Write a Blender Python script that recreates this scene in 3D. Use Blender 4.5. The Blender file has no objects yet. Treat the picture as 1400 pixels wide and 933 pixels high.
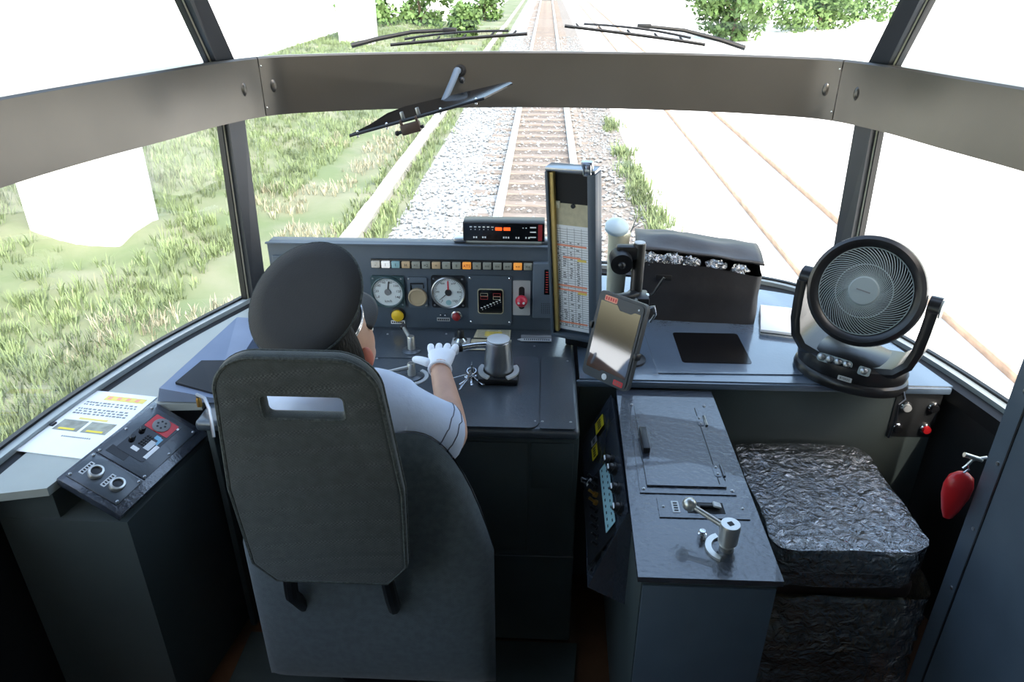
import bpy, bmesh, math, random
from mathutils import Vector, Matrix, Euler, noise
random.seed(7)
PI = math.pi
scene = bpy.context.scene
COL = scene.collection
R = math.radians

# ------------------------------------------------------------------ camera
cd = bpy.data.cameras.new('camera'); cam = bpy.data.objects.new('camera', cd); COL.objects.link(cam)
cd.sensor_width = 36.0; cd.lens = 36.0 * 1000 / 1400; cd.clip_start = 0.02; cd.clip_end = 600
cam.location = (0, 0, 2.0)
cam.rotation_euler = (R(90 - 27.13), 0, R(2.5))
scene.camera = cam

# ------------------------------------------------------------------ sky, sun, exposure
w = bpy.data.worlds.new('sky'); scene.world = w; w.use_nodes = True
nt = w.node_tree; nt.nodes.clear()
wo = nt.nodes.new('ShaderNodeOutputWorld'); bg = nt.nodes.new('ShaderNodeBackground')
sky = nt.nodes.new('ShaderNodeTexSky'); sky.sky_type = 'NISHITA'; sky.sun_disc = False
sky.sun_elevation = R(48); sky.sun_rotation = R(150); sky.air_density = 1.6; sky.dust_density = 4.0; sky.ozone_density = 1.0
bg.inputs['Strength'].default_value = 0.75
nt.links.new(sky.outputs[0], bg.inputs['Color']); nt.links.new(bg.outputs[0], wo.inputs['Surface'])
sd = bpy.data.lights.new('sun', 'SUN'); sun = bpy.data.objects.new('sun', sd); COL.objects.link(sun)
sd.energy = 3.6; sd.angle = R(0.6); sd.color = (1.0, 0.95, 0.86)
sun.rotation_euler = Vector((-0.30, 0.58, -0.75)).to_track_quat('-Z', 'Y').to_euler()
vs = scene.view_settings
vs.view_transform = 'Standard'; vs.look = 'None'; vs.gamma = 1.0; vs.exposure = 0.15; vs.use_curve_mapping = False

# ------------------------------------------------------------------ materials
MATS = {}
def srgb(r, g, b):
    f = lambda c: (c / 255 / 12.92) if c / 255 <= 0.04045 else ((c / 255 + 0.055) / 1.055) ** 2.4
    return (f(r), f(g), f(b))
def mat(name, col, rough=0.5, metal=0.0, var=0.0, vscale=8.0, bump=0.0, bscale=60.0, spec=0.5, coat=0.0, stretch=None, emit=0.0, sheen=0.0, col2=None, wave=None):
    m = bpy.data.materials.new(name); m.use_nodes = True; MATS[name] = m
    n = m.node_tree.nodes; l = m.node_tree.links; p = n['Principled BSDF']
    p.inputs['Base Color'].default_value = (*col, 1); p.inputs['Roughness'].default_value = rough
    p.inputs['Metallic'].default_value = metal; p.inputs['Specular IOR Level'].default_value = spec
    p.inputs['Coat Weight'].default_value = coat; p.inputs['Sheen Weight'].default_value = sheen
    if emit:
        p.inputs['Emission Color'].default_value = (*col, 1); p.inputs['Emission Strength'].default_value = emit
    tc = n.new('ShaderNodeTexCoord'); mp = n.new('ShaderNodeMapping'); l.new(tc.outputs['Object'], mp.inputs['Vector'])
    if stretch: mp.inputs['Scale'].default_value = stretch
    if var or col2:
        t = n.new('ShaderNodeTexNoise'); t.inputs['Scale'].default_value = vscale; t.inputs['Detail'].default_value = 6
        l.new(mp.outputs[0], t.inputs['Vector'])
        r = n.new('ShaderNodeValToRGB'); l.new(t.outputs['Fac'], r.inputs['Fac'])
        c2 = col2 or tuple(min(1, c * (1 + var)) for c in col)
        c1 = col if col2 else tuple(c * (1 - var) for c in col)
        r.color_ramp.elements[0].position = 0.36; r.color_ramp.elements[1].position = 0.64
        r.color_ramp.elements[0].color = (*c1, 1); r.color_ramp.elements[1].color = (*c2, 1)
        l.new(r.outputs['Color'], p.inputs['Base Color'])
    if bump:
        if wave:
            b_ = n.new('ShaderNodeTexChecker'); b_.inputs['Scale'].default_value = bscale; o_ = b_.outputs['Fac']
        else:
            b_ = n.new('ShaderNodeTexNoise'); b_.inputs['Scale'].default_value = bscale; b_.inputs['Detail'].default_value = 4; o_ = b_.outputs['Fac']
        l.new(mp.outputs[0], b_.inputs['Vector'])
        bp = n.new('ShaderNodeBump'); bp.inputs['Strength'].default_value = bump; bp.inputs['Distance'].default_value = 0.01
        l.new(o_, bp.inputs['Height']); l.new(bp.outputs[0], p.inputs['Normal'])
    return m
def glassmat(name, tint=(1, 1, 1), refl=1.0, rough=0.0, bump=0.0, bscale=30, base=0.0):
    """thin pane: clear transmission plus Fresnel mirror reflection"""
    m = bpy.data.materials.new(name); m.use_nodes = True; MATS[name] = m
    n = m.node_tree.nodes; l = m.node_tree.links; n.clear()
    o = n.new('ShaderNodeOutputMaterial'); mx = n.new('ShaderNodeMixShader'); tr = n.new('ShaderNodeBsdfTransparent'); gl = n.new('ShaderNodeBsdfGlossy')
    fr = n.new('ShaderNodeLayerWeight'); fr.inputs['Blend'].default_value = 0.5      # Facing = 1 - |cos|: same from both sides
    pw = n.new('ShaderNodeMath'); pw.operation = 'POWER'; pw.inputs[1].default_value = 5.0; l.new(fr.outputs['Facing'], pw.inputs[0])
    sc_ = n.new('ShaderNodeMath'); sc_.operation = 'MULTIPLY_ADD'; sc_.inputs[1].default_value = 0.93; sc_.inputs[2].default_value = 0.07; l.new(pw.outputs[0], sc_.inputs[0])
    tr.inputs['Color'].default_value = (*tint, 1); gl.inputs['Roughness'].default_value = rough
    ma = n.new('ShaderNodeMath'); ma.operation = 'MULTIPLY_ADD'; ma.inputs[1].default_value = refl; ma.inputs[2].default_value = base; ma.use_clamp = True; l.new(sc_.outputs[0], ma.inputs[0])
    l.new(ma.outputs[0], mx.inputs[0]); l.new(tr.outputs[0], mx.inputs[1]); l.new(gl.outputs[0], mx.inputs[2]); l.new(mx.outputs[0], o.inputs['Surface'])
    if bump:
        t = n.new('ShaderNodeTexNoise'); t.inputs['Scale'].default_value = bscale; t.inputs['Detail'].default_value = 5; t.inputs['Distortion'].default_value = 1.2
        tc = n.new('ShaderNodeTexCoord'); l.new(tc.outputs['Object'], t.inputs['Vector'])
        bp = n.new('ShaderNodeBump'); bp.inputs['Strength'].default_value = bump; bp.inputs['Distance'].default_value = 0.02
        l.new(t.outputs['Fac'], bp.inputs['Height']); l.new(bp.outputs[0], gl.inputs['Normal']); l.new(bp.outputs[0], fr.inputs['Normal'])
    return m

M = MATS
mat('beam_paint', srgb(98, 95, 90), 0.3, 0.65, var=0.06, vscale=3, bump=0.015, bscale=14)
mat('pillar_paint', srgb(52, 56, 62), 0.38, 0.2, var=0.05, vscale=5)
mat('panel_grey', srgb(78, 90, 102), 0.45, var=0.05, vscale=10, bump=0.03, bscale=300)
mat('panel_light', srgb(92, 104, 116), 0.45, var=0.05, vscale=10)
mat('desk_paint', srgb(62, 70, 78), 0.34, spec=0.8, coat=0.3, var=0.08, vscale=7, bump=0.08, bscale=120)
mat('black_gloss', srgb(50, 56, 66), 0.26, var=0.1, vscale=9, bump=0.28, bscale=65, spec=1.0, coat=0.8)
mat('table_gloss', srgb(80, 94, 110), 0.18, var=0.06, vscale=6, bump=0.05, bscale=90, spec=1.0, coat=0.8)
mat('side_paint', srgb(64, 72, 72), 0.5, var=0.1, vscale=4)
mat('dark_wall', srgb(38, 40, 42), 0.5, var=0.12, vscale=3)
mat('ledge_grey', srgb(150, 156, 152), 0.45, var=0.05, vscale=5)
mat('sill_grey', srgb(150, 158, 160), 0.4)
mat('gasket', srgb(16, 17, 19), 0.5)
mat('black_plastic', srgb(24, 25, 28), 0.38)
mat('black_matte', srgb(20, 20, 22), 0.7)
mat('fan_black', srgb(30, 30, 32), 0.3, spec=0.5)
mat('fan_grey', srgb(150, 162, 164), 0.45)
mat('chrome', srgb(215, 217, 220), 0.18, 1.0)
mat('steel', srgb(170, 172, 174), 0.32, 1.0, var=0.05)
mat('satin', srgb(205, 203, 196), 0.3, 0.85)
mat('brass', srgb(190, 150, 80), 0.32, 0.9)
mat('gold_strip', srgb(214, 184, 112), 0.4, 0.3)
mat('seat_fabric', srgb(60, 65, 64), 0.9, var=0.16, vscale=40, bump=0.5, bscale=220, sheen=0.3, wave=True)
mat('seat_side', srgb(80, 89, 93), 0.9, var=0.12, vscale=60, bump=0.4, bscale=260, sheen=0.3, wave=True)
mat('piping', srgb(72, 77, 75), 0.85, var=0.3, vscale=150, bump=0.5, bscale=300)
mat('cap_black', srgb(34, 32, 31), 0.75, var=0.08, vscale=30, bump=0.1, bscale=300, sheen=0.2)
mat('shirt', srgb(205, 216, 236), 0.8, var=0.03, vscale=18, bump=0.25, bscale=22)
mat('stitch', srgb(110, 116, 130), 0.8)
mat('trouser', srgb(40, 44, 56), 0.85)
mat('skin', srgb(206, 160, 134), 0.5, var=0.06, vscale=20)
mat('skin_ear', srgb(205, 120, 100), 0.5)
mat('hair', srgb(30, 27, 25), 0.6, bump=0.4, bscale=200, stretch=(1, 1, .2))
mat('glove', srgb(246, 248, 252), 0.85, bump=0.2, bscale=160)
mat('eye_white', srgb(235, 232, 226), 0.2)
mat('lip', srgb(170, 96, 88), 0.5)
mat('dial_face', srgb(215, 224, 226), 0.5)
mat('dial_amber', srgb(168, 152, 124), 0.45, var=0.1, vscale=14)
mat('bezel_green', srgb(58, 82, 86), 0.4)
mat('ink', srgb(28, 30, 34), 0.6)
mat('ink_grey', srgb(120, 122, 124), 0.6)
mat('white', srgb(236, 238, 238), 0.5)
mat('paper', srgb(244, 246, 248), 0.6, var=0.01)
mat('paper_tan', srgb(196, 188, 158), 0.6, var=0.1, vscale=40)
mat('paper_yellow', srgb(238, 214, 110), 0.6)
mat('sticker_yellow', srgb(238, 214, 40), 0.5)
mat('sticker_orange', srgb(244, 160, 130), 0.5)
mat('sticker_red', srgb(216, 60, 66), 0.5)
mat('photo_grey', srgb(140, 142, 130), 0.5, var=0.3, vscale=30)
mat('red', srgb(196, 34, 40), 0.3)
mat('red_dark', srgb(150, 40, 44), 0.4)
mat('knob_red', srgb(196, 44, 66), 0.3)
mat('knob_yellow', srgb(232, 192, 44), 0.35)
mat('label_silver', srgb(200, 202, 202), 0.45, 0.3)
mat('blue_label', srgb(120, 178, 210), 0.5)
mat('lamp_off', srgb(160, 162, 150), 0.4)
mat('lamp_pale', srgb(222, 214, 200), 0.4)
mat('lamp_amber', srgb(206, 178, 140), 0.4)
mat('lamp_white', srgb(240, 240, 240), 0.4, emit=0.35)
mat('lamp_cyan', srgb(150, 190, 196), 0.4)
mat('lamp_orange', srgb(244, 160, 70), 0.4, emit=0.35)
mat('led_orange', srgb(255, 92, 30), 0.4, emit=1.1)
mat('led_dim', srgb(190, 60, 60), 0.4)
mat('screen_black', srgb(14, 14, 16), 0.12)
mat('tablet_case', srgb(62, 66, 70), 0.5)
mat('screen_mirror', srgb(120, 122, 126), 0.05, 1.0)
mat('bag_nylon', srgb(46, 46, 49), 0.5, var=0.12, vscale=12, bump=0.35, bscale=9)
mat('cream', srgb(210, 208, 184), 0.45)
mat('pale_blue', srgb(176, 196, 206), 0.4)
mat('brown_vinyl', srgb(66, 50, 42), 0.5, var=0.2, vscale=8)
mat('camo_cloth', srgb(58, 60, 46), 0.8, col2=srgb(120, 108, 84), vscale=14)
mat('floor_brown', srgb(92, 62, 40), 0.45, var=0.2, vscale=6, bump=0.05, bscale=40)
mat('mat_green', srgb(58, 66, 64), 0.8, var=0.1, vscale=12)
mat('saloon_wall', srgb(196, 186, 168), 0.6)
mat('saloon_floor', srgb(96, 84, 74), 0.8)
mat('rubber', srgb(22, 22, 23), 0.6)
mat('ballast', srgb(90, 85, 80), 0.95, col2=srgb(134, 128, 122), vscale=26, bump=0.6, bscale=22)
mat('ballast_grey', srgb(112, 115, 117), 0.95, col2=srgb(152, 156, 158), vscale=22, bump=0.6, bscale=22)
mat('ballast_brown', srgb(76, 69, 64), 0.95, col2=srgb(112, 104, 97), vscale=26, bump=0.6, bscale=22)
mat('sun_pale_ground', srgb(238, 234, 226), 0.9, var=0.05, vscale=1.2)  # strong sun put into the colour: far paler than the shaded ballast
mat('bank_soil', srgb(112, 116, 96), 0.95, col2=srgb(88, 102, 70), vscale=0.9, bump=0.5, bscale=9)
mat('grass', srgb(108, 124, 86), 0.8, var=0.35, vscale=1.4)
mat('grass_dry', srgb(144, 142, 122), 0.85, var=0.2, vscale=2)
mat('leaf', srgb(84, 112, 60), 0.7, var=0.35, vscale=2.0)
mat('trunk', srgb(98, 84, 70), 0.9, var=0.2)
mat('rail_steel', srgb(226, 226, 224), 0.3, 0.8)
mat('rail_rust', srgb(182, 152, 128), 0.7, var=0.2, vscale=5)
mat('sleeper_wood', srgb(118, 109, 102), 0.9, var=0.25, vscale=9, stretch=(.3, 3, 3))
mat('concrete', srgb(158, 156, 150), 0.85, var=0.06, vscale=3)
mat('concrete_white', srgb(240, 242, 242), 0.85, var=0.03, vscale=2)
mat('cover_sheen_blue', srgb(122, 136, 160), 0.4, var=0.05)  # pale bluish tone stands in for light reflected off the plate
glassmat('windscreen', (0.965, 0.985, 0.975), 1.0)
glassmat('dial_glass', (1, 1, 1), 0.35)
glassmat('plastic_film', (0.90, 0.92, 0.94), 2.4, rough=0.07, bump=1.0, bscale=34, base=0.22)
glassmat('tint_glass', (0.20, 0.22, 0.24), 1.0, rough=0.05, base=0.04)

# ------------------------------------------------------------------ mesh helpers
class MB:
    def __init__(s): s.v = []; s.f = []; s.m = []; s.X = Matrix(); s.mi = 0
    def add(s, vs, fs):
        o = len(s.v)
        s.v += [s.X @ Vector(p) for p in vs]
        s.f += [tuple(o + i for i in q) for q in fs]; s.m += [s.mi] * len(fs)
        return s
    def box(s, c, z, rot=None):
        hx, hy, hz = z[0] / 2, z[1] / 2, z[2] / 2
        q = Euler(rot).to_matrix() if rot else Matrix.Identity(3)
        vs = [Vector(c) + q @ Vector((a * hx, b * hy, d * hz)) for a in (-1, 1) for b in (-1, 1) for d in (-1, 1)]
        return s.add(vs, [(0, 1, 3, 2), (4, 6, 7, 5), (0, 4, 5, 1), (2, 3, 7, 6), (0, 2, 6, 4), (1, 5, 7, 3)])
    def rbox(s, c, z, r=0.005, seg=2, rot=None):
        bm = bmesh.new(); bmesh.ops.create_cube(bm, size=1)
        bmesh.ops.scale(bm, vec=z, verts=bm.verts)
        bmesh.ops.bevel(bm, geom=bm.edges[:], offset=min(r, min(z) * 0.49), segments=seg, affect='EDGES', profile=0.5)
        q = Euler(rot).to_matrix() if rot else Matrix.Identity(3)
        bm.verts.index_update()
        s.add([Vector(c) + q @ v.co for v in bm.verts], [[v.index for v in f.verts] for f in bm.faces]); bm.free(); return s
    def cyl(s, a, b, r0, r1=None, n=18, caps=True):
        r1 = r0 if r1 is None else r1; a = Vector(a); b = Vector(b); d = (b - a).normalized()
        x = d.orthogonal().normalized(); y = d.cross(x)
        vs = []
        for i in range(n):
            t = 2 * PI * i / n; e = x * math.cos(t) + y * math.sin(t); vs += [a + e * r0, b + e * r1]
        fs = [(2 * i, 2 * ((i + 1) % n), 2 * ((i + 1) % n) + 1, 2 * i + 1) for i in range(n)]
        if caps: fs += [tuple(2 * i for i in reversed(range(n))), tuple(2 * i + 1 for i in range(n))]
        return s.add(vs, fs)
    def tube(s, pts, r, n=8, closed=False, r2=None):
        pts = [Vector(p) for p in pts]; k = len(pts); vs = []; fs = []
        up = None
        for i, p in enumerate(pts):
            a = pts[(i - 1) % k] if (closed or i > 0) else p; b = pts[(i + 1) % k] if (closed or i < k - 1) else p
            d = (b - a).normalized()
            if up is None: up = d.orthogonal().normalized()
            up = (up - d * up.dot(d)).normalized(); y = d.cross(up)
            rr = r if r2 is None else r + (r2 - r) * i / (k - 1)
            vs += [p + (up * math.cos(2 * PI * j / n) + y * math.sin(2 * PI * j / n)) * rr for j in range(n)]
        for i in range(k if closed else k - 1):
            for j in range(n):
                a = i * n + j; b = i * n + (j + 1) % n; c = ((i + 1) % k) * n + (j + 1) % n; d = ((i + 1) % k) * n + j
                fs.append((a, b, c, d))
        if not closed: fs += [tuple(reversed(range(n))), tuple((k - 1) * n + j for j in range(n))]
        return s.add(vs, fs)
    def lathe(s, prof, n=32, X=None, sx=1, sy=1, caps=True):
        X = X or Matrix(); vs = []; fs = []; k = len(prof)
        for i in range(n):
            t = 2 * PI * i / n
            vs += [X @ Vector((r * math.cos(t) * sx, r * math.sin(t) * sy, z)) for r, z in prof]
        for i in range(n):
            for j in range(k - 1):
                a = i * k + j; b = ((i + 1) % n) * k + j; fs.append((a, b, b + 1, a + 1))
        if caps and prof[0][0] > 1e-6: fs.append(tuple(i * k for i in reversed(range(n))))
        if caps and prof[-1][0] > 1e-6: fs.append(tuple(i * k + k - 1 for i in range(n)))
        return s.add(vs, fs)
    def prism(s, poly, a, b, X=None):
        X = X or Matrix(); n = len(poly)
        vs = [X @ Vector((p[0], p[1], a)) for p in poly] + [X @ Vector((p[0], p[1], b)) for p in poly]
        return s.add(vs, [tuple(reversed(range(n))), tuple(range(n, 2 * n))] + [(i, (i + 1) % n, n + (i + 1) % n, n + i) for i in range(n)])
    def sph(s, c, r, sc=(1, 1, 1), n=20, m=12, rot=None):
        q = Euler(rot).to_matrix() if rot else Matrix.Identity(3); vs = []; fs = []
        for i in range(m + 1):
            p = PI * i / m
            for j in range(n):
                t = 2 * PI * j / n
                vs.append(Vector(c) + q @ Vector((r * sc[0] * math.sin(p) * math.cos(t), r * sc[1] * math.sin(p) * math.sin(t), r * sc[2] * math.cos(p))))
        for i in range(m):
            for j in range(n): fs.append((i * n + j, (i + 1) * n + j, (i + 1) * n + (j + 1) % n, i * n + (j + 1) % n))
        return s.add(vs, fs)
    def grid(s, fn, nu, nv):
        vs = [fn(i / nu, j / nv) for i in range(nu + 1) for j in range(nv + 1)]
        return s.add(vs, [(i * (nv + 1) + j, (i + 1) * (nv + 1) + j, (i + 1) * (nv + 1) + j + 1, i * (nv + 1) + j + 1) for i in range(nu) for j in range(nv)])
    def build(s, name, m, parent=None, ang=35, clean=False):
        me = bpy.data.meshes.new(name); me.from_pydata([tuple(p) for p in s.v], [], s.f)
        for x in (m if isinstance(m, (list, tuple)) else [m]): me.materials.append(MATS[x])
        me.polygons.foreach_set('material_index', s.m)
        me.polygons.foreach_set('use_smooth', [True] * len(s.f))
        bm = bmesh.new(); bm.from_mesh(me)
        if clean: bmesh.ops.remove_doubles(bm, verts=bm.verts, dist=1e-5)
        bmesh.ops.recalc_face_normals(bm, faces=bm.faces); bm.to_mesh(me); bm.free()
        me.set_sharp_from_angle(angle=R(ang)); me.update()
        o = bpy.data.objects.new(name, me); COL.objects.link(o)
        if parent: o.parent = parent
        if name in STUFF: o['kind'] = 'stuff'
        return o
STUFF = {'lettering', 'printed_lines', 'printed_text', 'table_lines', 'text_lines', 'scale_marks', 'step_marks', 'meter_bars', 'speaker_holes', 'title_lettering', 'grille', 'red_rows', 'yellow_rows', 'scale_ring', 'knob_marks', 'yoke_frame', 'indicator_outline'}
def tag(o, label=None, cat=None, group=None, kind=None):
    if label: o['label'] = label
    if cat: o['category'] = cat
    if group: o['group'] = group
    if kind: o['kind'] = kind
    return o
def thing(name, label, cat, loc=(0, 0, 0), rot=(0, 0, 0), group=None):
    o = bpy.data.objects.new(name, None); COL.objects.link(o); o.empty_display_size = 0.05
    o.location = loc; o.rotation_euler = rot
    return tag(o, label, cat, group)
def struct(o): o['kind'] = 'structure'; return o
def rrect(w, h, r, n=5, cx=0, cy=0):
    P = []
    for (sx, sy, a0) in ((1, 1, 0), (-1, 1, 90), (-1, -1, 180), (1, -1, 270)):
        for i in range(n + 1):
            a = R(a0 + 90 * i / n); P.append((cx + sx * (w / 2 - r) + r * math.cos(a), cy + sy * (h / 2 - r) + r * math.sin(a)))
    return P
def frame(o, x, y):
    x = Vector(x).normalized(); z = x.cross(Vector(y)).normalized(); y = z.cross(x)
    m = Matrix((x, y, z)).transposed().to_4x4(); m.translation = Vector(o); return m
def text(name, body, size, X, m, parent, ext=0.0004, align='CENTER'):
    c = bpy.data.curves.new(name, 'FONT'); c.body = body; c.size = size; c.align_x = align; c.align_y = 'CENTER'; c.extrude = ext; c.resolution_u = 2
    t = bpy.data.objects.new(name, c); COL.objects.link(t)
    dg = bpy.context.evaluated_depsgraph_get(); me = bpy.data.meshes.new_from_object(t.evaluated_get(dg))
    bpy.data.objects.remove(t); bpy.data.curves.remove(c)
    me.transform(X); me.materials.clear(); me.materials.append(MATS[m]); me.name = name
    o = bpy.data.objects.new(name, me); COL.objects.link(o); o.parent = parent; return o

# ------------------------------------------------------------------ plan curves of the nose (right half; mirrored)
BEAM = [(0, 2.9), (.52, 2.85), (.85, 2.76), (1.0, 2.67), (1.10, 2.48), (1.17, 2.25), (1.25, 2.0), (1.31, 1.75), (1.36, 1.4), (1.39, 1.0), (1.40, .1)]
SILL = [(0, 3.0), (.55, 2.94), (.9, 2.84), (1.08, 2.70), (1.18, 2.48), (1.29, 2.2), (1.36, 1.95), (1.41, 1.7), (1.44, 1.4), (1.45, 1.0), (1.45, .1)]
ROOF = [(0, 2.25), (.48, 2.2), (.8, 2.1), (.96, 1.98), (1.02, 1.82), (1.07, 1.66), (1.13, 1.46), (1.17, 1.26), (1.20, 1.05), (1.22, .75), (1.22, .1)]
def crv(K, u):
    s = 1 if u >= 0 else -1; a = min(abs(u), 9.9999); i = int(a); t = a - i
    g = lambda k: Vector((-K[-k][0], K[-k][1])) if k < 0 else Vector(K[min(k, 10)])
    p0, p1, p2, p3 = g(i - 1), g(i), g(i + 1), g(i + 2)
    q = 0.5 * ((2 * p1) + (p2 - p0) * t + (2 * p0 - 5 * p1 + 4 * p2 - p3) * t * t + (3 * p1 - p0 - 3 * p2 + p3) * t ** 3)
    return Vector((q.x * s, q.y))
def nrm(K, u):
    d = crv(K, min(u + .02, 9.99)) - crv(K, max(u - .02, -9.99)); return Vector((-d.y, d.x)).normalized()   # outward
def P3(K, u, off, z):
    p = crv(K, u) + nrm(K, u) * off; return Vector((p.x, p.y, z))
ZS, ZB0, ZB1, ZR = 0.85, 1.52, 1.72, 2.35
def GO(u):
    f = min(1, max(0, (abs(u) - 2.0) / 4.0)); return .045 + .065 * f * f * (3 - 2 * f)   # gap between beam face and glass
def sweep(name, m, u0, u1, sec, n=40, parent=None):
    """closed cross-section sec(u) -> list of points, swept from u0 to u1, capped"""
    b = MB(); rings = [sec(u0 + (u1 - u0) * i / n) for i in range(n + 1)]; k = len(rings[0])
    vs = [p for r_ in rings for p in r_]; fs = [(i * k + j, i * k + (j + 1) % k, (i + 1) * k + (j + 1) % k, (i + 1) * k + j) for i in range(n) for j in range(k)]
    fs += [tuple(range(k)), tuple(n * k + j for j in range(k))]
    return b.add(vs, fs).build(name, m, parent)

# beam: three pressed steel panels with seams, ledge behind them
def beam_sec(u): return [P3(BEAM, u, 0, ZB0), P3(BEAM, u, 0, ZB1 - .006), P3(BEAM, u, .006, ZB1), P3(BEAM, u, .02, ZB1), P3(BEAM, u, .02, ZB0)]
for i, (a, b) in enumerate(((-9.9, -3.02), (-3.0, 3.0), (3.02, 9.9))):
    o = struct(sweep('trim_%d' % (i + 1), 'beam_paint', a, b, beam_sec, 60))
    for uu in ((a + .25, b - .25) if i == 1 else ((b - .35,) if i == 0 else (a + .35,))):
        d = MB(); p = P3(BEAM, uu, -.002, 1.62); nn = nrm(BEAM, uu)
        d.X = frame(p, Vector((nn.y, -nn.x, 0)), (0, 0, 1)); d.lathe([(0.016, -.002), (0.011, .004), (0.006, .0055), (0, .0055)], 16, sx=.7, sy=1.4)
        d.build('dent_boss', 'beam_paint', o)
    if i == 1:
        for uu in (a + .03, b - .03):
            for zz in (1.55, 1.69):
                d = MB(); p = P3(BEAM, uu, 0, zz); nn = nrm(BEAM, uu); d.X = frame(p, Vector((nn.y, -nn.x, 0)), (0, 0, 1)); d.lathe([(.004, -.001), (.003, .002), (0, .0025)], 10); d.build('rivet', 'chrome', o)
struct(sweep('trim_4', 'sill_grey', -9.9, 9.9, lambda u: [P3(BEAM, u, .021, ZB1 - .03), P3(BEAM, u, .021, ZB1 - .006), P3(BEAM, u, GO(u) + .01, ZB1 - .006), P3(BEAM, u, GO(u) + .01, ZB1 - .03)], 90))
struct(sweep('trim_5', 'gasket', -9.9, 9.9, lambda u: [P3(BEAM, u, .021, ZB0), P3(BEAM, u, .021, ZB0 + .03), P3(BEAM, u, GO(u) + .01, ZB0 + .03), P3(BEAM, u, GO(u) + .01, ZB0)], 90))
# sill: gasket, pale strip, dark groove with ribs
struct(sweep('trim_6', 'sill_grey', -9.9, 9.9, lambda u: [P3(SILL, u, -.038, ZS - .02), P3(SILL, u, -.038, ZS + .012), P3(SILL, u, .012, ZS + .004), P3(SILL, u, .012, ZS - .02)], 90))
struct(sweep('trim_7', 'gasket', -9.9, 9.9, lambda u: [P3(SILL, u, -.068, ZS - .06), P3(SILL, u, -.068, ZS - .012), P3(SILL, u, -.038, ZS - .004), P3(SILL, u, -.038, ZS - .06)], 90))
struct(sweep('trim_8', 'gasket', -9.9, 9.9, lambda u: [P3(SILL, u, -.004, ZS + .004), P3(SILL, u, -.004, ZS + .014), P3(SILL, u, .012, ZS + .014), P3(SILL, u, .012, ZS + .004)], 90))
# lower walls under the sill
for nm, a, b in (('wall_left', -9.9, -3.6), ('wall_front', -3.6, 3.6), ('wall_right', 3.6, 9.9)):
    struct(sweep(nm, 'dark_wall', a, b, lambda u: [P3(SILL, u, -.03, -.02), P3(SILL, u, -.03, ZS - .02), P3(SILL, u, .03, ZS - .02), P3(SILL, u, .03, -.02)], 30))
# panes
def glass_low(u, w_): return P3(SILL, u, .004, ZS + .008).lerp(P3(BEAM, u, GO(u), ZB0 + .01), w_)
def glass_up(u, w_): return P3(BEAM, u, GO(u) + .003, ZB1 - .008).lerp(P3(ROOF, u, .0, ZR), w_)
k = 0
UP = 3.55
for fn in (glass_low, glass_up):
    for a, b in ((-9.9, -UP), (-UP, UP), (UP, 9.9)):
        k += 1
        g = MB().grid(lambda x, y: fn(a + (b - a) * x, y), 40, 4)
        struct(g.build('window_%d' % k, 'windscreen', ang=80))
# pillars with a pale edge strip and rubber gasket
def pillar(n_, s, K0, o0, z0, K1, o1, z1, hw=.16):
    u = UP * s
    def ring(K, o, z): return [P3(K, u - hw, o - .05, z), P3(K, u + hw, o - .05, z), P3(K, u + hw, o - .004, z), P3(K, u - hw, o - .004, z)]
    a = ring(K0, o0, z0); b = ring(K1, o1, z1)
    m = MB().add(a + b, [(0, 1, 2, 3), (4, 5, 6, 7)] + [(i, (i + 1) % 4, 4 + (i + 1) % 4, 4 + i) for i in range(4)])
    p = struct(m.build('trim_%d' % n_, 'pillar_paint'))
    e = hw * (1 if s > 0 else -1)
    for (c0, c1, mm, nm) in ((1.02, 1.22, 'cream', 'edge_strip'), (1.22, 1.36, 'gasket', 'rubber_seal')):
        q = []
        for (K, o, z) in ((K0, o0, z0), (K1, o1, z1)):
            q += [P3(K, u + e * c0, o - .028, z), P3(K, u + e * c1, o - .028, z), P3(K, u + e * c1, o - .004, z), P3(K, u + e * c0, o - .004, z)]
        MB().add(q, [(0, 1, 2, 3), (4, 5, 6, 7)] + [(i, (i + 1) % 4, 4 + (i + 1) % 4, 4 + i) for i in range(4)]).build(nm, mm, p)
pillar(9, -1, SILL, 0, ZS + .005, BEAM, GO(UP), ZB0)
pillar(10, 1, SILL, 0, ZS + .005, BEAM, GO(UP), ZB0)
pillar(11, -1, BEAM, GO(UP) + .003, ZB1 - .01, ROOF, 0, ZR, .17)
pillar(12, 1, BEAM, GO(UP) + .003, ZB1 - .01, ROOF, 0, ZR, .17)
# ceiling, floor, bulkhead behind the camera
pts = [crv(ROOF, -9.9 + 19.8 * i / 60) for i in range(61)]
pl = [(p.x, p.y) for p in pts] + [(1.22, -.12), (-1.22, -.12)]
struct(MB().prism(pl, ZR, ZR + .05).build('ceiling', 'panel_light'))
pts = [crv(SILL, -9.9 + 19.8 * i / 60) for i in range(61)]
struct(MB().prism([(p.x, p.y) for p in pts] + [(1.45, -.12), (-1.45, -.12)], -.06, 0).build('floor', 'floor_brown'))
bk = struct(MB().box((0, -.16, .70), (2.9, .06, 1.4)).box((0, -.16, 2.3), (2.9, .06, .3)).box((-1.35, -.16, 1.6), (.2, .06, 1.2)).box((1.35, -.16, 1.6), (.2, .06, 1.2)).build('wall_back', 'panel_light'))
struct(MB().box((0, -.16, 1.775), (2.5, .006, .75)).build('window_7', 'windscreen'))
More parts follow.
